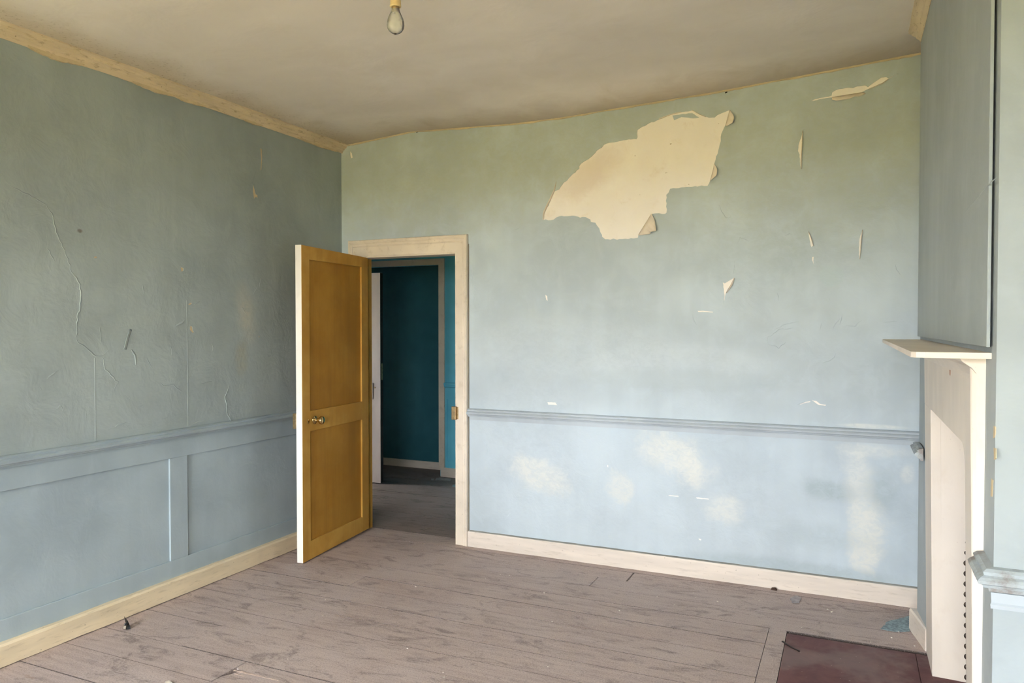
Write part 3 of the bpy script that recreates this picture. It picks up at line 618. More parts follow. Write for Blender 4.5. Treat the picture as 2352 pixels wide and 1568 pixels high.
# the little sliver of floor left between hearth, surround and chimney breast
# raw splintered wood beside the notch
m = MB()
for (x0, y0, x1, y1, w) in ((538, 1538, 600, 1551, 3.5), (545, 1541, 640, 1562, 2.5), (540, 1546, 560, 1552, 3.0)):
    A, B = PX(x0, y0, 2, 0.0016), PX(x1, y1, 2, 0.0012); k = w * 0.0022
    m.loft([[A + Vector((0, -k, -0.001)), A + Vector((0, 0, 0.0012)), A + Vector((0, k, -0.001))], [B + Vector((0, -k * 0.2, -0.001)), B + Vector((0, 0, 0)), B + Vector((0, k * 0.2, -0.001))]])
m.build('splintered_edge', M_WOODRAW, fl_o)

# ---- lawn outside, lit by the sky
tag(MB().box(-60, 60, -70, 40, -1.3, -1.2).build('lawn', M_LAWN), 'sunlit grass lawn outside the windows', 'lawn', 'structure')

# ================================================================== TRIM
BPROF = [(0, 0), (0.020, 0), (0.020, 0.094), (0.016, 0.103), (0, 0.104)]
o = MB().extrude(BPROF, -2.352, 0.95, lambda p, q, t: (t, YB - p, q), 40, 0.0016, 1).build('baseboard_back', M_BASEB)
tag(o, 'scuffed cream baseboard under the pale blue back wall', 'baseboard', 'structure')
MB().extrude([(0, 0.1035), (0.015, 0.1035), (0.013, 0.1065), (0, 0.109)], -2.34, 0.95, lambda p, q, t: (t, YB - p, q), 60, 0.0016, 4, 20).build('dust_line', M_EXT, o)
o = MB().extrude([(0, 0), (0.036, 0.004), (0.036, 0.094), (0.028, 0.104), (0, 0.105)], -1.2, 4.47, lambda p, q, t: (XL + p, t, q), 60, 0.003, 2).build('baseboard_left', M_BASEL)
tag(o, 'yellowed cream baseboard along the panelled left wall', 'baseboard', 'structure')
o = MB().extrude([(0, 0), (0.030, 0), (0.030, 0.098), (0.024, 0.105), (0, 0.107)], 3.885, 4.14, lambda p, q, t: (XBR - p + 0.045 * (4.13 - t) / 0.24, t, q), 8, 0.0015, 3).build('baseboard_right', M_BASEB)
tag(o, 'short splayed cream baseboard stub between chimney breast corner and fireplace', 'baseboard', 'structure')

RAILP = [(0, 0.882), (0.010, 0.882), (0.012, 0.890), (0.022, 0.893), (0.026, 0.900), (0.034, 0.904), (0.036, 0.912), (0.030, 0.918), (0.022, 0.922), (0.024, 0.930), (0.016, 0.936), (0, 0.938)]
FASC = [(0, 0.862), (0.006, 0.862), (0.0075, 0.882), (0, 0.882)]
o = MB().extrude(RAILP, -2.352, 0.95, lambda p, q, t: (t, YB - p, q), 30, 0.0008, 6).build('trim_1', M_RAIL)
tag(o, 'blue moulded dado rail running along the back wall', 'dado rail', 'structure')
MB().extrude(FASC, -2.34, 0.95, lambda p, q, t: (t, YB - p, q), 10).build('fascia', M_RAIL, o)
o = MB().extrude([(p * 1.0, q - 0.013) for p, q in RAILP], -1.2, 4.47, lambda p, q, t: (XL + p, t, q), 50, 0.0016, 7).build('trim_2', M_WAINS)
tag(o, 'blue-grey moulded dado rail above the left wall panels', 'dado rail', 'structure')
# breast rail: stub past the far corner, stub beside the fireplace, return round the near corner
t3 = empty('trim_3', (XBR, YBN, 0.87), 'blue dado rail wrapping the near corner of the chimney breast', 'dado rail', 'structure')
RB = [(p, q - 0.004) for p, q in RAILP]
MB().extrude(RB, lambda p, q: YBN - p, 2.185, lambda p, q, t: (XBR - p, t, q), 4, 0.0008, 8).build('rail_length', M_RAILG, t3)
MB().extrude(RB, lambda p, q: XBR - p, XR, lambda p, q, t: (t, YBN - p, q), 8, 0.0008, 8).build('rail_length', M_RAILG, t3)
MB().extrude([(0, 0.835), (0.010, 0.838), (0.012, 0.848), (0.008, 0.852), (0.010, 0.876), (0, 0.878)], lambda p, q: XBR - 0.6 * p, XR, lambda p, q, t: (t, YBN - p, q), 4).build('lower_bead', M_RAIL, t3)
t4 = MB().extrude(RB, 3.885, lambda p, q: YBF + p, lambda p, q, t: (XBR - p, t, q), 8, 0.0016, 9).build('trim_4', M_RAILG)
tag(t4, 'broken end of blue dado rail at the far corner of the chimney breast', 'dado rail', 'structure')
# cornices
def corn():
    prof = [(0, 2.757), (0.010, 2.755), (0.014, 2.764), (0.018, 2.772), (0.030, 2.777), (0.033, 2.784), (0.044, 2.789), (0.047, 2.800), (0.066, 2.806), (0.070, 2.84), (0, 2.84)]
    o = MB().extrude(prof, -1.2, 4.50, lambda p, q, t: (XL + p, t, q), 120, 0.0035, 11, 6).build('trim_5', M_CORN)
    tag(o, 'stained crumbling cornice along the top of the left wall', 'cornice', 'structure')
    # patches where the plaster under the cornice is chipped pale
    for (xa, xb, h) in ((60, 190, 0.020), (300, 400, 0.013), (400, 470, 0.011), (560, 600, 0.010), (680, 775, 0.010)):
        ya, yb = PX(xa, 86 + xa * 0.343, 0, XL).y, PX(xb, 86 + xb * 0.343, 0, XL).y; pts = []; n = 14
        up = [(ya + (yb - ya) * i / n, 2.764) for i in range(n + 1)]
        lo = [(ya + (yb - ya) * i / n, 2.758 - h * (math.sin(math.pi * i / n) ** 0.7) * R.uniform(0.6, 1.1)) for i in range(n, -1, -1)]
        MB().slab(up + lo, [], lambda u, v, w: (w, u, v), XL + 0.014, XL - 0.002).build('chipped_plaster', M_CHIP, o)
    prof = [(0, 2.865), (0.014, 2.863), (0.018, 2.872), (0.030, 2.880), (0.034, 2.888), (0.050, 2.898), (0.055, 2.906), (0.066, 2.909), (0.068, 2.94), (0, 2.94)]
    o = MB().extrude(prof, YBN, 4.11, lambda p, q, t: (XBR - p, t, q), 40, 0.0025, 13, 6).build('trim_6', M_CORN)
    tag(o, 'short stained cornice at the top of the chimney breast', 'cornice', 'structure')
corn()
# ragged pale plaster line where the back wall meets the ceiling
m = MB(); xs = [-3.38 + 0.03 * i for i in range(125)]
rows = []
for x in xs:
    z = ceil_z(x, YB); a = 0.006 + 0.007 * mnoise.noise((x * 6, 2, 0)) + 0.003 * mnoise.noise((x * 30, 7, 0))
    a = max(0.0008, a); rows.append([(x, YB - 0.0, z - a * 1.1), (x, YB - 0.006, z - a), (x, YB - 0.012, z - a * 0.3), (x, YB - 0.012, z + 0.004)])
m.loft(rows); m.build('ragged_plaster_line', M_CHIP, wb)
for (x, y, w, h) in ((1681, 205, 0.018, 0.004), (1668, 212, 0.006, 0.006), (802, 333, 0.014, 0.008), (1052, 291, 0.012, 0.003), (960, 303, 0.014, 0.003), (1160, 284, 0.01, 0.002)):
    u, v = bw(x, y); MB().slab(torn([(u - w, v - h), (u + w, v - h * 0.4), (u + w, v + h), (u - w, v + h * 0.4)], 0.002, 0.006, int(x)), [], lambda p, q, t: (p, t, q), YB - 0.0008, YB + 0.001).build('dark_crevice', M_VOID, wb)

# ---- doorway: lining, architrave
DX0, DX1, DZT = -3.231, -2.450, 1.986
tr = empty('trim_7', ((DX0 + DX1) / 2, YB, 0), 'cream moulded architrave framing the open doorway', 'door frame', 'structure')
AP = [(0, -0.004), (0, 0.010), (0.004, 0.013), (0.009, 0.010), (0.012, 0.012), (0.058, 0.014), (0.062, 0.019), (0.068, 0.016), (0.074, 0.018), (0.078, 0.024), (0.084, 0.022), (0.088, 0.026), (0.094, 0.026), (0.0965, 0.020), (0.0965, -0.004)]
MB().extrude(AP, 0.0, lambda p, q: DZT + p * 1.32, lambda p, q, t: (DX1 + p, YB - q, t), 20, 0.0007, 14).build('architrave_leg', M_CREAM, tr)
MB().extrude(AP, 0.0, lambda p, q: DZT + p * 1.32, lambda p, q, t: (DX0 - p, YB - q, t), 20, 0.0007, 15).build('architrave_leg', M_CREAM, tr)
MB().extrude(AP, lambda p, q: DX0 - p, lambda p, q: DX1 + p, lambda p, q, t: (t, YB - q, DZT + p * 1.32), 12, 0.0007, 16).build('architrave_head', M_CREAM, tr)
MB().box(DX1, DX1 + 0.095, YB - 0.002, YB + 0.12, 0, DZT + 0.03).build('jamb', M_CREAM, tr)
MB().box(DX0 - 0.085, DX0, YB + 0.002, YB + 0.075, 0, DZT + 0.03).box(DX0 - 0.085, DX0 + 0.008, YB + 0.080, YB + 0.12, 0, DZT + 0.03).build('jamb', M_DOOR, tr)
MB().box(DX0 - 0.085, DX1 + 0.09, YB + 0.002, YB + 0.12, DZT, DZT + 0.06).build('head_lining', M_CREAM, tr)
# rim-lock keep on the right jamb
k = MB().box(-2.468, -2.436, YB - 0.034, YB - 0.008, 0.858, 0.948).box(-2.436, -2.424, YB - 0.016, YB - 0.010, 0.862, 0.944)
kb = bevel(k.build('lock_keep', M_BRASS, tr), 0.002)
for z in (0.868, 0.938): MB().lathe([(0, 0.0015), (0.004, 0.0012), (0.0045, 0)], lambda a, b, h, z=z: (-2.452 + a, YB - 0.034 - h, z + b), 12).build('screw', M_DARKM, kb)

# ---- door 1: ochre two-panel door standing open
A0 = Vector((-3.116, 3.700)); B0 = Vector((-3.180, 4.494)); DL = (B0 - A0).length; UU = (B0 - A0) / DL; NN = Vector((UU.y, -UU.x))
if NN.x < 0: NN = -NN
def DW(u, w, z): p = A0 + UU * u - NN * w; return (p.x, p.y, z)       # w measured from the visible face into the door
def dpx(x, y):
    d = _F + _Rt * ((x - 1176) / FPX) + _U * ((784 - y) / FPX); d2 = Vector((d.x, d.y)); t = A0.dot(NN) / d2.dot(NN)
    P = CAM + d * t; return (Vector((P.x, P.y)) - A0).dot(UU), P.z
door = empty('door_1', DW(0, 0, 0.006), 'ochre two-panel door with brass knob standing open into the room', 'door', 'structure')
TH = 0.045; ZB, ZT = 0.006, 2.002
S0, S1 = 0.082, DL - 0.088
UPZ = (0.956, 1.916); LOZ = (0.125, 0.826)
def zb(u): return ZB + 0.016 * u / DL
def zt(u): return ZT - 0.014 * u / DL
def dbox(name, u0, u1, z0, z1, w0=0.0, w1=TH, mat=M_DOOR, par=door, bv=0.0015):
    m = MB()
    P = [DW(u, w, (z(u) if callable(z) else z)) for u in (u0, u1) for w in (w0, w1) for z in (z0, z1)]
    m.v = P; m.f = [list(q) for q in ((0, 1, 3, 2), (4, 6, 7, 5), (0, 4, 5, 1), (2, 3, 7, 6), (0, 2, 6, 4), (1, 5, 7, 3))]
    o = m.build(name, mat, par)
    return bevel(o, bv, 2) if bv else o
dbox('lock_stile', 0.0, S0, zb, zt); dbox('hinge_stile', S1, DL, zb, zt)
dbox('top_rail', S0, S1, UPZ[1], zt); dbox('lock_rail', S0, S1, LOZ[1], UPZ[0]); dbox('bottom_rail', S0, S1, zb, LOZ[0])
for z0, z1 in (UPZ, LOZ):
    pn = dbox('panel', S0 - 0.004, S1 + 0.004, z0 - 0.004, z1 + 0.004, 0.012, 0.030, M_DOORP, bv=0)
    for (u0, u1, za, zc) in ((S0, S0 + 0.008, z0, z1), (S1 - 0.004, S1, z0, z1), (S0 + 0.008, S1 - 0.004, z0, z0 + 0.006), (S0 + 0.008, S1 - 0.004, z1 - 0.006, z1)):
        dbox('panel_bead', u0, u1, za, zc, 0.005, 0.014, M_DOOR, pn, 0.002)
dbox('door_edge', -0.0022, 0.0, zb, zt, 0.001, TH - 0.0005, M_DOOREDGE, bv=0.0008)
# knob with rose, keyhole
ku, kz = dpx(723, 964)
def axis_fn(u, z): return lambda a, b, h: DW(u + a, -h, z + b)
kn = MB().lathe([(0, 0.0), (0.0275, 0.0), (0.0275, 0.002), (0.024, 0.006), (0.014, 0.010), (0.0095, 0.013), (0.0085, 0.020), (0.0085, 0.034), (0.011, 0.036), (0.014, 0.039), (0.0235, 0.042), (0.0265, 0.047), (0.0265, 0.055), (0.024, 0.061), (0.017, 0.066), (0.008, 0.068), (0, 0.0685)], axis_fn(ku, kz), 36).build('door_knob', M_BRASSB, door)
eu, ez = dpx(708, 967)
es = MB().lathe([(0, 0.0), (0.0135, 0.0), (0.0135, 0.0012), (0.011, 0.003), (0.009, 0.0032), (0, 0.0032)], lambda a, b, h: DW(eu + a * 0.8, -h, ez + b * 1.15), 24).build('keyhole_cover', M_BRASSB, door)
MB().box(-0.0016, 0.0016, 0.0033, 0.0040, -0.006, 0.005, lambda u, h, z: DW(eu + u, -h, ez + z)).build('keyhole', M_VOID, es)
rl = dbox('rim_lock', -0.002, 0.12, 0.850, 0.946, TH, TH + 0.026, M_BRASS)
dbox('latch_bolt', -0.014, -0.002, 0.912, 0.930, TH + 0.006, TH + 0.020, M_BRASSB, rl); dbox('dead_bolt', -0.018, -0.002, 0.870, 0.886, TH + 0.008, TH + 0.024, M_BRASSB, rl)
for z in (0.32, 1.62): dbox('hinge', DL - 0.004, DL + 0.012, z, z + 0.09, 0.010, 0.030, M_DARKM)

# ================================================================== HALL beyond the doorway
YH, YR = 6.44, 6.735
def hall():
    hx0 = -4.95
    m = MB().box(-3.70, XHALL + 0.1, YH, YH + 0.12, -0.02, 2.9).box(hx0, -3.70, YH, YH + 0.12, 2.105, 2.9)
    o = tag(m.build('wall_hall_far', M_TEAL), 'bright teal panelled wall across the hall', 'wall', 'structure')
    # dado panel on the teal wall
    MB().extrude([(0, 0.885), (0.014, 0.888), (0.026, 0.900), (0.022, 0.910), (0.030, 0.918), (0.030, 0.932), (0, 0.935)], -3.645, XHALL, lambda p, q, t: (t, YH - p, q)).build('dado_rail', M_TEAL, o)
    MB().box(-3.63, XHALL, YH - 0.010, YH, 0.09, 0.16).box(-3.63, XHALL, YH - 0.010, YH, 0.775, 0.885).box(-3.63, -3.618, YH - 0.010, YH, 0.16, 0.775).box(-2.9, -2.8, YH - 0.010, YH, 0.16, 0.775).build('panel_frame', M_TEAL, o)
    b = tag(MB().box(-3.685, XHALL, YH - 0.022, YH, 0, 0.092).build('baseboard_hall', M_BASEB), 'cream baseboard under the bright teal hall wall', 'baseboard', 'structure')
    t = empty('trim_8', (-3.67, YH, 0), 'cream architrave around the dark opening across the hall', 'door frame', 'structure')
    MB().box(-3.708, -3.645, YH - 0.018, YH + 0.01, 0.075, 2.160).build('architrave_leg', M_CREAM, t)
    MB().box(hx0, -3.708, YH - 0.018, YH + 0.01, 2.100, 2.160).build('architrave_head', M_CREAM, t)
    m = MB().box(hx0 - 0.15, -3.55, YR, YR + 0.12, -0.02, 2.9).box(-3.70, -3.55, YH + 0.12, YR, -0.02, 2.9)
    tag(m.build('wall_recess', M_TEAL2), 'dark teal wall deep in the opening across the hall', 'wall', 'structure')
    tag(MB().box(hx0, -3.70, YR - 0.02, YR, 0, 0.076).build('baseboard_recess', M_BASEB), 'cream baseboard below the dark teal recess wall', 'baseboard', 'structure')
    # left end of the hall: doorway of the lit side room that door_2 belongs to
    dy0, dy1 = 5.08, 5.90
    m = MB().box(hx0 - 0.12, hx0, YB + 0.12, dy0, -0.02, 2.9).box(hx0 - 0.12, hx0, dy1, YR, -0.02, 2.9).box(hx0 - 0.12, hx0, dy0, dy1, 2.02, 2.9)
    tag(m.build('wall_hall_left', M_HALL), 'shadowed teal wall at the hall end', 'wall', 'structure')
    y0, y1, z0, z1 = SIDEWIN; m = MB(); xa, xb = XSIDE - 0.12, XSIDE
    m.box(xa, xb, 4.3, y0, -0.02, 2.9).box(xa, xb, y1, 7.0, -0.02, 2.9).box(xa, xb, y0, y1, -0.02, z0).box(xa, xb, y0, y1, z1, 2.9)
    m.box(xa, hx0 - 0.12, 4.2, 4.3, -0.02, 2.9).box(xa, hx0 - 0.12, 7.0, 7.1, -0.02, 2.9).box(xa, hx0 - 0.1, 4.2, 7.1, -0.12, -0.02).box(xa, hx0 - 0.1, 4.2, 7.1, 2.9, 3.05)
    tag(m.build('wall_side_room', M_WINF), 'pale walls of the side room off the hall', 'wall', 'structure')
    tag(MB().box(XHALL, XHALL + 0.12, YB + 0.12, YH, -0.02, 2.9).build('wall_hall_right', M_TEAL), 'teal wall closing the right end of the hall', 'wall', 'structure')
    tag(MB().box(hx0 - 0.2, XHALL + 0.2, YB + 0.10, YR + 0.2, 2.9, 3.05).build('ceiling_hall', M_CEIL), 'dim plaster ceiling of the hall', 'ceiling', 'structure')
    MB().box(hx0, XL - 0.17, YB + 0.02, YB + 0.12, -0.02, 3.0).build('wall_hall_near', M_HALL)
    tag(bpy.data.objects['wall_hall_near'], 'hall side of the wall left of the doorway', 'wall', 'structure')
hall()
d2 = empty('door_2', (-4.03, 5.89, 0.004), 'pinkish white door standing open across the dark hall', 'door', 'structure')
def d2b(name, x0, x1, z0, z1, y0=5.89, y1=5.932, mat=M_HDOOR, par=d2, bv=0.0015):
    o = MB().box(x0, x1, y0, y1, z0, z1).build(name, mat, par); return bevel(o, bv) if bv else o
d2b('lock_stile', -4.13, -4.032, 0.006, 1.995); d2b('hinge_stile', -4.80, -4.70, 0.006, 1.995)
d2b('top_rail', -4.70, -4.13, 1.90, 1.995); d2b('lock_rail', -4.70, -4.13, 0.80, 0.95); d2b('bottom_rail', -4.70, -4.13, 0.006, 0.2)
d2b('panel', -4.70, -4.13, 0.2, 0.8, 5.90, 5.92, bv=0); d2b('panel', -4.70, -4.13, 0.95, 1.90, 5.90, 5.92, bv=0)
d2b('door_edge', -4.0325, -4.0305, 0.008, 1.993, 5.892, 5.931, M_DARKM, bv=0)  # near-black strip: shade on the white door's unlit edge put into the colour
lp = d2b('lock_plate', -4.0305, -4.0275, 0.985, 1.140, 5.900, 5.924, M_BRASS, bv=0.0008)
for z, h in ((1.125, 0.006), (1.03, 0.02), (1.0, 0.006)): d2b('lock_hole', -4.0276, -4.0270, z, z + h, 5.908, 5.916, M_VOID, lp, 0)
d2b('lock_case', -4.30, -4.117, 0.80, 0.955, 5.886, 5.8905)
MB().lathe([(0, 0.003), (0.006, 0.003), (0.008, 0)], lambda a, b, h: (-4.095 + a, 5.89 - h, 0.910 + b), 14).build('keyhole_cover', M_BRASS, d2)

# ================================================================== FIREPLACE SURROUND
fs = empty('fireplace_surround', (0.33, (FO0 + FO1) / 2, 0), 'cream painted wooden fireplace surround with worn mantel shelf', 'fireplace')
LEAN = lambda z: 0.3335 - 0.0185 * z / 1.14
def sx(x, y, z): return (LEAN(z) + x, y, z)
bevel(MB().box(0, 0.040, FO1, 3.885, 0, FOZ, sx).build('far_pilaster', M_SURR, fs), 0.003)
bevel(MB().box(0, 0.040, 2.20, FO0, 0, FOZ, sx).build('near_pilaster', M_SURR, fs), 0.003)
# frieze with the rounded inner corner of the opening
fr = [(2.20, FOZ), (FO0, FOZ - 0.001)]
arc = [(FO0 + 0.075 * (1 - math.cos(a)), FOZ - 0.075 * (1 - math.sin(a))) for a in [i * math.pi / 16 for i in range(1, 9)]]
frp = [(2.20, FOZ - 0.075), (FO0, FOZ - 0.075)] + arc + [(FO1, FOZ), (3.885, FOZ), (3.885, 1.42), (2.20, 1.42)]
MB().slab(frp, [], lambda u, v, w: sx(w, u, v), -0.0002, 0.039).build('frieze', M_SURR, fs)
# outer moulding on the near side
MB().extrude([(2.196, 0.03), (2.196, -0.010), (2.200, -0.016), (2.206, -0.012), (2.212, -0.014), (2.218, -0.022), (2.226, -0.020), (2.232, -0.024), (2.244, -0.024), (2.252, -0.018), (2.262, -0.012), (2.285, 0.0), (2.285, 0.03)], 0, 1.40, lambda p, q, t: (LEAN(t) + q - 0.004, p, t), 12, 0.0008, 17).build('edge_moulding', M_SURR, fs)
# bed moulding under the shelf
MB().extrude([(0.0, 1.352), (-0.008, 1.352), (-0.012, 1.366), (-0.030, 1.392), (-0.052, 1.408), (-0.058, 1.419), (0.0, 1.419)], 2.195, 3.90, lambda p, q, t: (LEAN(1.3) + p, t, q), 20, 0.0008, 18).build('bed_moulding', M_SURR, fs)
# shelf, its corners clipped
SH0, SH1, SX, SZ = 2.115, 4.02, 0.142, 1.440
def shelf_out(e): return [(XBR + 0.001, SH0 + e), (SX + 0.030, SH0 + e), (SX + 0.010 + e, SH0 + 0.012 + e), (SX + e, SH0 + 0.035), (SX + e, SH1 - 0.03), (SX + 0.02 + e, SH1 - e), (XBR + 0.001, SH1 - e)]
shf = MB().slab(shelf_out(0), [], lambda u, v, w: (u, v, w), SZ - 0.0065, SZ - 0.021).build('shelf', M_SURR, fs)
MB().slab(shelf_out(0.0035), [], lambda u, v, w: (u, v, w), SZ - 0.0035, SZ - 0.0064).build('groove', M_MANTOP, shf)
MB().slab(shelf_out(0.0015), [], lambda u, v, w: (u, v, w), SZ, SZ - 0.0034).build('shelf_top', M_MANTOP, shf)
# flakes of paint hanging below the shelf
flap('paint_flake', [(2206, 822), (2214, 822)], [(2207, 829), (2214, 824)], 0.004, fs, M_CHIP, 1, 2.30, -1, seed=31)
flap('paint_flake', [(2219, 822), (2226, 824)], [(2226, 837), (2233, 838)], 0.004, fs, M_CHIP, 1, 2.27, -1, seed=32)
# rust drip on the frieze
q = PX(2183, 842, 0, LEAN(1.33)); MB().slab([(q.y - 0.006, 1.352), (q.y + 0.012, 1.352), (q.y + 0.006, 1.33), (q.y + 0.001, q.z - 0.012), (q.y - 0.002, 1.33)], [], lambda u, v, w: sx(w, u, v), -0.0010, 0.0005).build('rust_drip', M_RUST, fs)
# row of dark round studs down the near edge of the opening
for i in range(18):
    z = 0.852 - i * 0.0312
    if z < 0.3: break
    r = min(0.0085, 0.003 + i * 0.003)
    MB().lathe([(0, 0.006), (r * 0.6, 0.005), (r * 0.9, 0.003), (r, 0), (r * 0.9, -0.003), (0, -0.003)], lambda a, b, h, z=z: (LEAN(z) + 0.0022 + a * 0.9, FO0 + 0.001 + h, z + b), 14).build('stud', M_DARKM, fs)
MB().box(0.0, 0.012, FO0, FO0 + 0.0012, 0.25, 0.80, sx).build('stud_strip', M_DARKM, fs)
# seam of the jamb board
# overmantel board, standing a little off the breast
om = MB().box(0.2985, 0.3065, 2.098, 4.10, 1.4475, 2.86).build('overmantel_board', M_BREAST)
tag(om, 'tall blue-green overmantel board fixed above the mantel shelf', 'panel'); bevel(om, 0.0015)
ridge('scratch', [(2289, 406), (2262, 432), (2240, 462), (2216, 490)], 0, 0.2985, -1, M_BREAST, om, 0.8, 0.0012, 77)
# cream flecks where the corner of the breast is chipped
for i, pts in enumerate(([(2282, 978), (2286, 980), (2285, 1004), (2281, 1006)], [(2282, 1028), (2287, 1030), (2287, 1052), (2283, 1056)], [(2277, 1098), (2281, 1102), (2279, 1140), (2275, 1138)])):
    P = [PX(x, y, 0, XBR - 0.0008) for x, y in pts]
    MB().slab(torn([(p.y, p.z) for p in P], 0.002, 0.01, 60 + i), [], lambda u, v, w: (w, u, v), XBR - 0.0008, XBR + 0.001).build('paint_chip', M_CHIP, wr)

# ================================================================== THINGS
# pendant bulb
bc = PX(908.6, 56, 1, 2.2); cx, cy, bz = bc.x, bc.y, bc.z
pl = empty('pendant_bulb', (cx, cy, ceil_z(cx, cy)), 'bare clear light bulb hanging in a cream holder from the ceiling', 'light bulb')
prof = [(0, -0.0325), (0.008, -0.0318), (0.016, -0.0285), (0.023, -0.0225), (0.028, -0.014), (0.030, -0.003), (0.0295, 0.006), (0.027, 0.017), (0.0225, 0.028), (0.018, 0.038), (0.015, 0.046), (0.0138, 0.052)]
MB().lathe(prof, lambda a, b, h: (cx + a, cy + b, bz + h), 40).build('bulb_glass', M_GLASS, pl)
cap = MB().lathe([(0, 0.080), (0.0138, 0.080), (0.0138, 0.053), (0.0128, 0.050), (0.0128, 0.047), (0, 0.047)], lambda a, b, h: (cx + a, cy + b, bz + h), 28).build('bulb_cap', M_BRASS, pl)
MB().lathe([(0, 0.045), (0.004, 0.045), (0.0035, 0.012), (0.002, 0.008), (0, 0.008)], lambda a, b, h: (cx + a, cy + b, bz + h), 12).build('glass_stem', M_GLASS, pl)
MB().lathe([(0, -0.0345), (0.004, -0.034), (0.0055, -0.0325), (0.004, -0.0315), (0, -0.031)], lambda a, b, h: (cx + a - 0.001, cy + b, bz + h), 14).build('glass_tip', M_DARKM, pl)
MB().lathe([(0.0145, 0.058), (0.0168, 0.058), (0.0195, 0.060), (0.0195, 0.064), (0.0185, 0.066), (0.0185, 0.12), (0.015, 0.128), (0.012, 0.15), (0.005, 0.158), (0, 0.158)], lambda a, b, h: (cx + a, cy + b, bz + h), 32).build('lamp_holder', M_HOLDER, pl)
ct = ceil_z(cx, cy)
MB().lathe([(0.003, 0.15 + bz), (0.003, ct - 0.02)], lambda a, b, h: (cx + a, cy + b, h), 10).build('flex', M_HOLDER, pl)
MB().lathe([(0, ct - 0.035), (0.012, ct - 0.034), (0.035, ct - 0.022), (0.040, ct - 0.006), (0.040, ct + 0.002)], lambda a, b, h: (cx + a, cy + b, h), 28).build('ceiling_rose', M_HOLDER, pl)

# crumpled black wrapper by the left baseboard
def wrapper():
    b = PX(290, 1443, 2, 0.0); b.z = 0
    w = empty('crumpled_wrapper', b, 'crumpled shiny black wrapper lying against the left baseboard', 'litter')
    pv = [(-0.014, -0.010, 0.0), (0.016, -0.012, 0.001), (0.026, 0.004, 0.0), (0.004, 0.018, 0.0), (-0.018, 0.010, 0.001), (-0.010, -0.006, 0.020), (0.012, -0.004, 0.022), (0.020, 0.004, 0.018), (0.000, 0.010, 0.034), (-0.016, 0.008, 0.026), (-0.024, 0.014, 0.046), (-0.030, 0.012, 0.052)]
    m = MB(); m.v = [tuple(Vector(p) + b) for p in pv]
    m.f = [[0, 4, 3, 2, 1], [0, 1, 6, 5], [1, 2, 7, 6], [2, 3, 8, 7], [3, 4, 9, 8], [4, 0, 5, 9], [5, 6, 8, 9], [6, 7, 8], [9, 8, 10], [9, 10, 11], [8, 11, 10], [9, 11, 8]]
    m.build('wrapper_body', M_BLACKF, w)
    m = MB(); m.v = [tuple(Vector(p) + b) for p in [(-0.012, -0.0125, 0.003), (0.012, -0.0135, 0.003), (0.010, -0.0075, 0.018), (-0.008, -0.0085, 0.017), (-0.007, -0.0055, 0.022), (-0.002, -0.005, 0.0225), (-0.004, 0.002, 0.029)]]
    m.f = [[0, 1, 2, 3], [3, 5, 4], [4, 5, 6]]
    m.build('silver_facets', M_SILV, w)  # bright silver facets on the near side of the black wrapper
wrapper()
def flake(name, px, mat, label, cat, group=None, plane=0.004, th=0.0022, amp=0.004, seed=1):
    P = [PX(x, y, 2, plane) for x, y in px]; c = sum(P, Vector()) / len(P)
    o = MB().slab(torn([(p.x, p.y) for p in P], amp, 0.015, seed), [], lambda u, v, w: (u, v, w), plane, plane - th).build(name, mat, None, origin=(c.x, c.y, plane - th))
    return tag(o, label, cat, group=group)
flake('paint_sheet', [(2022, 1443), (2040, 1426), (2062, 1421), (2088, 1414), (2090, 1430), (2089, 1449), (2055, 1449)], M_FLAKEB, 'large flaked-off piece of blue-grey paint on the floor by the baseboard stub', 'paint flake', seed=3)
flake('paint_sheet', [(1815, 1372), (1828, 1366), (1840, 1372), (1836, 1384), (1820, 1384)], M_TORNW, 'small dull grey flake on the boards below the back wall', 'paint flake', plane=0.003, th=0.0015, seed=4)
flake('paper_scrap', [(1002, 1097), (1015, 1096), (1036, 1099), (1034, 1103), (1000, 1102)], M_TORNW, 'pale paper scrap on the hall floor by the teal wall', 'paper scrap', seed=5)
flake('paper_scrap', [(1039, 1114), (1046, 1112), (1046, 1118), (1040, 1117)], M_FLAKEB, 'small blue scrap on the hall floor beside the right jamb', 'paper scrap', seed=6)
flake('paper_scrap', [(990, 1099), (996, 1098), (997, 1102), (991, 1102)], M_TORNW, 'tiny pale scrap left of the larger one on the hall floor', 'paper scrap', seed=7)
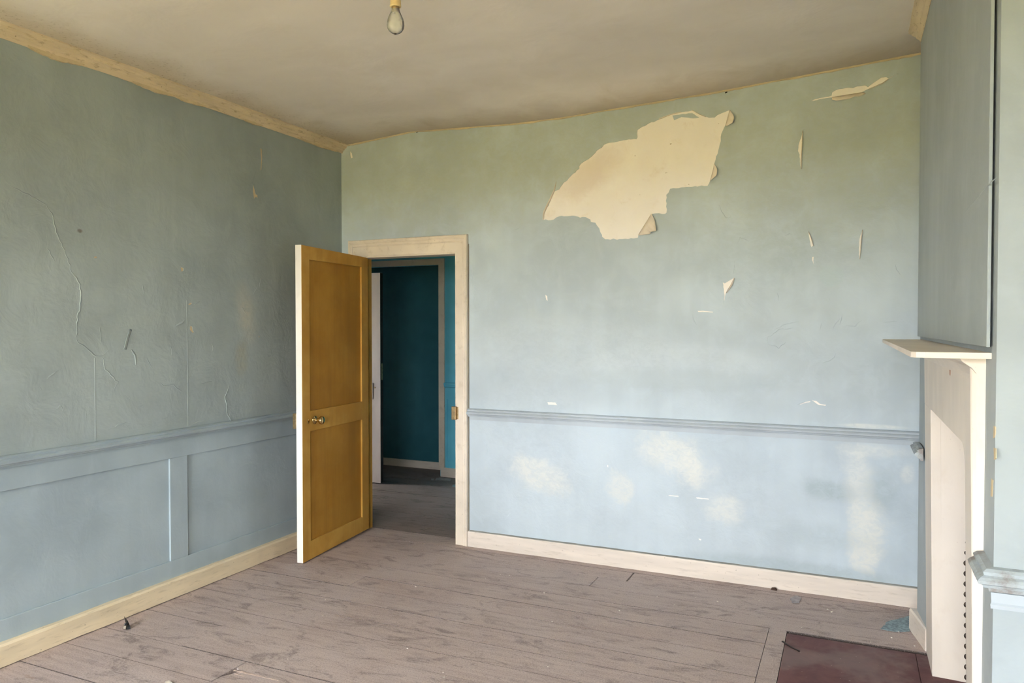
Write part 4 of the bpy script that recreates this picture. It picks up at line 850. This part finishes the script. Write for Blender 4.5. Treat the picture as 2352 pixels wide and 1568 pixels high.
# dried lump at the back baseboard
def lump():
    b = PX(1778, 1354, 2, 0.0); m = MB(); n = 12
    for j in range(6):
        for i in range(n):
            a = 2 * math.pi * i / n; e = math.pi / 2 * j / 5
            k = 1 + 0.35 * mnoise.noise((math.cos(a) * 2, math.sin(a) * 2, j * 0.7 + 3))
            m.v.append((b.x + 0.018 * math.cos(a) * math.cos(e) * k, b.y - 0.004 + 0.010 * math.sin(a) * math.cos(e) * k, 0.014 * math.sin(e) * k + 0.001))
    for j in range(5):
        for i in range(n): q = (i + 1) % n; m.f.append([j * n + i, j * n + q, (j + 1) * n + q, (j + 1) * n + i])
    m.f.append(list(range(n)))
    tag(m.build('dirt_lump', M_LUMP, None, origin=b), 'small brown lump of dirt against the back baseboard', 'debris')
lump()
tag(MB().slab(torn([(PX(x, y, 2, 0.008).x, PX(x, y, 2, 0.008).y) for x, y in [(378, 1568), (380, 1564), (388, 1562), (394, 1565), (396, 1568)]], 0.001, 0.01), [], lambda u, v, w: (u, v, w), 0.008, 0.001).build('plaster_lump', M_FLAKEW), 'pale plaster lump on the floor at the bottom edge of the view', 'debris')
# curved splinter beside the hearth
sp = [PX(x, y, 2, 0.004) for x, y in [(1797, 1473), (1808, 1481), (1822, 1489), (1836, 1496)]]
m = MB()
for i in range(len(sp) - 1):
    a, b = sp[i], sp[i + 1]; d = (b - a).normalized(); s = d.cross(Vector((0, 0, 1))) * 0.004 * (1 - i * 0.2)
    m.box(0, 1, -1, 1, 0, 0.004, lambda t, w, h, a=a, b=b, s=s: tuple(a + (b - a) * t + s * w + Vector((0, 0, h))))
tag(m.build('wood_splinter', M_DARKM), 'dark curved splinter lying on the hearth corner', 'splinter')
# white crumbs scattered on the boards
base = MB().slab([(-0.004, -0.002), (0.001, -0.004), (0.005, 0.0), (0.001, 0.003), (-0.003, 0.002)], [], lambda u, v, w: (u, v, w), 0.003, 0.0).build('plaster_crumb', M_FLAKEW)
base2 = None
CR = [(1115, 1330), (1081, 1342), (1149, 1320), (1170, 1322), (955, 1348), (747, 1378), (741, 1415), (1408, 1387), (1423, 1403), (1509, 1371), (1549, 1389), (1593, 1362), (1598, 1373), (1648, 1382), (1742, 1380), (1745, 1380), (1910, 1406), (1912, 1405), (1841, 1442), (1901, 1400), (2064, 1452), (2000, 1475), (2048, 1465), (2101, 1484), (1268, 1428), (1258, 1532), (661, 1514), (1020, 1556), (936, 1490), (1018, 1545), (1250, 1362), (1150, 1333)]
for i, (x, y) in enumerate(CR):
    p = PX(x, y, 2, 0.0)
    o = base if i == 0 else base.copy()
    if i: COL.objects.link(o)
    o.location = (p.x, p.y, 0.0015); s = R.uniform(0.6, 1.15); o.scale = (s, s, s); o.rotation_euler = (0, 0, R.uniform(0, 6.28))
    tag(o, 'tiny white plaster crumb on the floorboards', 'crumb', group='plaster crumbs scattered over the floorboards')
